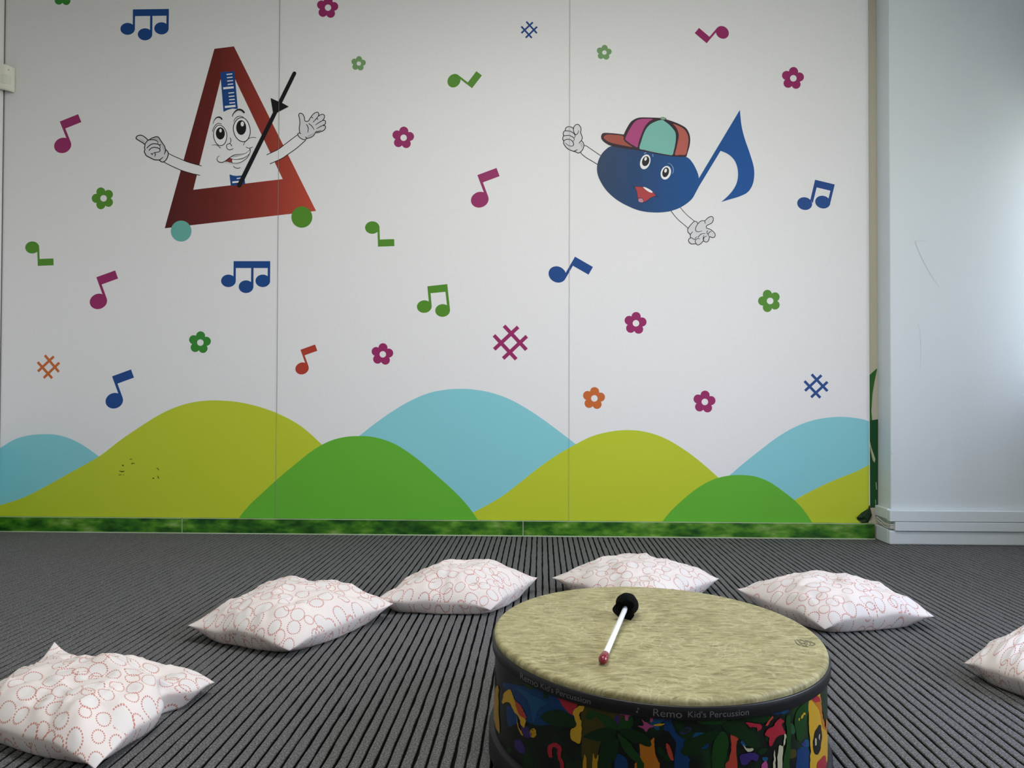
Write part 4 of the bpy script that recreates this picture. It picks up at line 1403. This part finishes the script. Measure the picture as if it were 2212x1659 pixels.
jungle('shell_trunk', [(zb, [(1440, 1150), (1465, 1150), (1450, 1260), (1430, 1300), (1420, 1543), (1370, 1543), (1375, 1280), (1430, 1280)], 'cream', 3), (zb, [(1325, 1330), (1340, 1400), (1340, 1543), (1318, 1543)], 'cream', 3)], 'cream stem', True)
jungle('shell_bird', [(zb, [(980, 1000), (1060, 1005), (1150, 1020), (1170, 1060), (1130, 1100), (1110, 1060), (1030, 1050)], 'red', 4)], 'red feather shape')
jungle('shell_bird', [(zb, [(1340, 990), (1390, 945), (1440, 980), (1410, 1020), (1430, 1080), (1450, 1130), (1370, 1160), (1330, 1200), (1300, 1270), (1260, 1270), (1260, 1180), (1210, 1140), (1240, 1080), (1300, 1050)], 'red', 4)], 'red bird shape')
jungle('shell_bird', [(zb, [(35, 1260), (80, 1290), (110, 1380), (130, 1450), (90, 1450), (50, 1360)], 'coral', 3)], 'red feather shape')
jungle('shell_blossom', [(zb, [(915, 1400), (980, 1370), (1080, 1360), (1140, 1400), (1110, 1470), (1060, 1440), (1000, 1500), (930, 1490)], 'purple', 3), (zb, [(950, 1270), (990, 1300), (1070, 1310), (1060, 1340), (1000, 1345)], 'cream', 4)], 'purple blossom')
jungle('shell_blossom', [(zb, [(1180, 1500), (1230, 1460), (1250, 1543), (1170, 1543)], 'pink', 3)], 'pink blossom')
jungle('shell_animal', [(zb, [(1735, 700), (1800, 650), (1860, 625), (1870, 700), (1880, 780), (1900, 960), (1950, 1120), (1975, 1300), (1985, 1430), (1970, 1543), (1770, 1543), (1755, 1300), (1735, 1000)], 'yellow', 4),
                        (zb, [(1760, 700), (1820, 670), (1870, 700), (1885, 850), (1920, 1020), (1950, 1090), (1900, 1040), (1860, 850), (1800, 770)], 'orange', 5), (zb, [(1770, 710), (1820, 665), (1865, 735), (1800, 745)], 'red', 6),
                        (zb, [(1800, 1120), (1850, 1030), (1880, 1040), (1890, 1160), (1870, 1320), (1830, 1380), (1795, 1340), (1785, 1220)], 'black', 6), (zb, [(1805, 1190), (1820, 1180), (1825, 1250), (1812, 1265)], 'cream', 7), (zb, [(1855, 1140), (1866, 1140), (1860, 1200), (1852, 1195)], 'cream', 7),
                        (zb, [(1860, 1450), (1920, 1390), (1950, 1480), (1940, 1543), (1850, 1543), (1835, 1480)], 'red', 6)], 'yellow panel with a dark oval eye spot')
jungle('shell_vine', [(zb, [(1605, 950), (1625, 945), (1615, 980)], 'yellow', 4), (zb, [(1640, 930), (1670, 880), (1695, 880), (1695, 905), (1675, 900), (1655, 945)], 'yellow', 4), (zb, [(1220, 1020), (1290, 920), (1300, 940), (1245, 1030)], 'coral', 4), (zb, [(1940, 980), (1955, 960), (1955, 1120), (1940, 1060)], 'orange', 4)], None, True)
# loose dabs of paint in the gaps
for i in range(46):
    cx, cy = 1080 + 690 * random.random(), 1530 + 125 * random.random()
    rx, ry = 4 + 9 * random.random(), 5 + 12 * random.random()
    jungle('shell_dab', [(lambda q: q, ell(cx, cy, rx, ry, 180 * random.random(), 9), random.choice(['dgreen', 'dgreen', 'green', 'blue', 'purple', 'olive', 'mint', 'lblue', 'red', 'gold'][:(8 if i % 4 else 10)]), 0.6)])
# the rest of the shell, out of sight from here: more leaves and blossoms of the same kinds
a0 = onCyl(1785, 1560, RS)[0]
a1 = onCyl(1075, 1560, RS)[0]
if a1 > a0:
    a1 -= 2 * math.pi
# visible arc runs a1..a0 (through -90 deg); hidden arc is a0 .. a1 + 2pi
for i in range(34):
    th = a0 + 0.06 + (a1 + 2 * math.pi - a0 - 0.12) * (i + 0.5) / 34
    zc_ = 0.06 + 0.09 * random.random()
    L_, W2, an = 0.02 + 0.03 * random.random(), 0.008 + 0.01 * random.random(), random.random() * 3.1
    pts = [(th * RS + L_ * math.cos(t) * math.cos(an) - W2 * math.sin(t) * math.sin(an), min(max(zc_ + L_ * math.cos(t) * math.sin(an) + W2 * math.sin(t) * math.cos(an), 0.0455), ZB0 - 0.0005)) for t in [k_ * math.pi / 7 for k_ in range(14)]]
    w = Wrap(RS)
    w.fill_az(pts, J[random.choice(['green', 'dgreen', 'blue', 'yellow', 'red', 'orange', 'purple', 'pink'])], 1 + 0.2 * (i % 9))
    w.build('shell_leaf', drum)

# lettering on the collar, bent round it
def collar_text(body, th0, th1, zc_, height, name):
    cu = bpy.data.curves.new('lettering', 'FONT')
    cu.body = body
    cu.size = 1.0
    t = bpy.data.objects.new('lettering', cu)
    COL.objects.link(t)
    dg = bpy.context.evaluated_depsgraph_get()
    me = bpy.data.meshes.new_from_object(t.evaluated_get(dg))
    bpy.data.objects.remove(t)
    xs_ = [v.co.x for v in me.vertices]
    ys_ = [v.co.y for v in me.vertices]
    xa, xb, ya, yb_ = min(xs_), max(xs_), 0.0, max(ys_)
    me.materials.clear()
    R = RB + 0.0005
    for v in me.vertices:
        th = th0 + (th1 - th0) * (v.co.x - xa) / (xb - xa)
        z_ = zc_ + height * ((v.co.y - ya) / (yb_ - ya) - 0.5)
        v.co = (DC.x + R * math.cos(th), DC.y + R * math.sin(th), z_)
    o = link(name, me, None, [ink('collar_lettering_grey', (0.12, 0.12, 0.12), 0.5)])
    attach(o, drum)
    return o
ZBM = (DZ - 0.0112 + ZB0) / 2
tA = [onCyl(px, py, RB)[0] for (px, py) in ((1122, 1450), (1160, 1470), (1166, 1473), (1273, 1504))]
tB = [onCyl(px, py, RB)[0] for (px, py) in ((1408, 1525), (1470, 1528), (1483, 1528), (1614, 1525))]
for (q, nm) in ((tA, 'a'), (tB, 'b')):
    collar_text('Remo', q[0], q[1], ZBM, 0.0098, 'lettering')
    collar_text("Kid's Percussion", q[2], q[3], ZBM + 0.0005, 0.0085, 'lettering')
# small pale note mark on the collar
thm = onCyl(1373, 1513, RB)[0]
b = MB()
def cpt(dth, z_):
    R = RB + 0.0005
    return (DC.x + R * math.cos(thm + dth), DC.y + R * math.sin(thm + dth), z_)
for quad in ([(-0.004, -0.003), (0.004, -0.0035), (0.004, -0.001), (-0.004, -0.0008)], [(0.003, -0.003), (0.0045, -0.003), (0.0045, 0.004), (0.003, 0.004)], [(0.003, 0.0022), (0.011, 0.001), (0.011, 0.003), (0.003, 0.004)]):
    b.add([cpt(a, ZBM + c_) for a, c_ in quad], [(0, 1, 2, 3)], ink('collar_lettering_grey', (0.12, 0.12, 0.12), 0.5))
b.build('note_mark', drum)

# faint maker's stamp near the rim of the head
def head_plane(p, off):
    q = onZ(p[0], p[1], DZ)
    return q + Vector((0, 0, off + 0.0002))
STAMP = ink('stamp_grey', (0.13, 0.125, 0.075))
z = zoom(1430, 1380, 5.53)
p = Print(1, head_plane)
for s_ in ([(1570, 20), (1600, 60), (1640, 80)], [(1630, 5), (1655, 75), (1730, 95)], [(1640, 10), (1690, 40), (1700, 85)], [(1690, 15), (1720, 60), (1700, 90)], [(1700, 20), (1760, 50), (1740, 85)], [(1750, 30), (1815, 65), (1760, 80)], [(1600, 10), (1640, 50), (1700, 55)]):
    p.stroke(z(s_), 1.6, STAMP)
p.build('maker_stamp', drum)

# the drum stands a touch out of level, its right side lower
drum.rotation_euler = (0.0047, 0.0095, 0)
drum.location.z = 0.0028
bpy.context.view_layer.update()
def head_z(x, y):
    return DZ + 0.0028 - 0.0095 * (x - DC.x) + 0.0047 * (y - DC.y)

# ------------------------------------------------------------------ the mallet
tip = onZ(1303.5, 1424, DZ + 0.0105)
head_c = onZ(1354.5, 1306, DZ + 0.0245)
tip.z = head_z(tip.x, tip.y) + 0.0078
head_c.z = head_z(head_c.x, head_c.y) + 0.0213
mal = empty('drum_mallet', (tip.x, tip.y, DZ), 'white drum mallet with black padded head and red grip lying on the drum', 'mallet')
ax = (head_c - tip).normalized()
Lm = (head_c - tip).length
lathe([(0.0002, 0.004), (0.0042, 0.0045), (0.0046, 0.006), (0.0046, Lm - 0.006), (0.0002, Lm - 0.005)], tip, ax, NT('white_handle_plastic', (0.92, 0.92, 0.92), 0.25, 0.5).m, 24, 'handle', mal)
lathe([(0.0002, -0.010), (0.0036, -0.0092), (0.0060, -0.0065), (0.0074, -0.001), (0.0073, 0.004), (0.0066, 0.012), (0.0056, 0.018), (0.0040, 0.0185)], tip, ax, NT('dark_red_rubber', (0.19, 0.012, 0.022), 0.22, 0.6).m, 28, 'grip_tip', mal)

def fleece():
    k = NT('black_fleece', (0.004, 0.004, 0.004), 0.95, 0.1)
    v = k.noise(k.coord(), 900, 2)
    k.bump(v, 0.5, 0.001)
    return k.m
M_FLEECE = fleece()
bm = bmesh.new()
bmesh.ops.create_uvsphere(bm, u_segments=32, v_segments=20, radius=0.0212)
for v in bm.verts:
    d = v.co.normalized()
    n_ = noise.noise(d * 2.5) * 0.0012
    v.co = d * (0.0208 + n_)
    v.co.z *= 1.0
me = bpy.data.meshes.new('mallet_head')
bm.to_mesh(me)
bm.free()
o = link('mallet_head', me, None, [M_FLEECE], True)
o.location = head_c - mal.location
o.parent = mal
# gathered skirt of the cover behind the ball, ruffled
e1 = ax.orthogonal().normalized()
e2 = ax.cross(e1)
vs, fs = [], []
seg = 60
rows = [(-0.012, 0.0165, 0.0), (-0.017, 0.0120, 0.0), (-0.020, 0.0115, 0.2), (-0.024, 0.0150, 0.6), (-0.029, 0.0190, 1.0), (-0.0292, 0.0175, 1.0), (-0.025, 0.0120, 0.6), (-0.020, 0.0060, 0.1)]
for (h, r, wv) in rows:
    for i in range(seg):
        t = 2 * math.pi * i / seg
        rr = r * (1 + 0.13 * wv * math.sin(3 * t + 2.4) + 0.06 * wv * math.sin(7 * t))
        hh = h + 0.0040 * wv * math.sin(3 * t + 1.0)
        q = head_c + ax * hh + e1 * rr * math.cos(t) + e2 * rr * math.sin(t)
        q.z = max(q.z, head_z(q.x, q.y) + 0.0012)
        vs.append(q)
for k_ in range(len(rows) - 1):
    for i in range(seg):
        j = (i + 1) % seg
        fs.append((k_ * seg + i, k_ * seg + j, (k_ + 1) * seg + j, (k_ + 1) * seg + i))
b = MB()
b.add(vs, fs, M_FLEECE)
b.build('gathered_cover', mal, smooth=True)
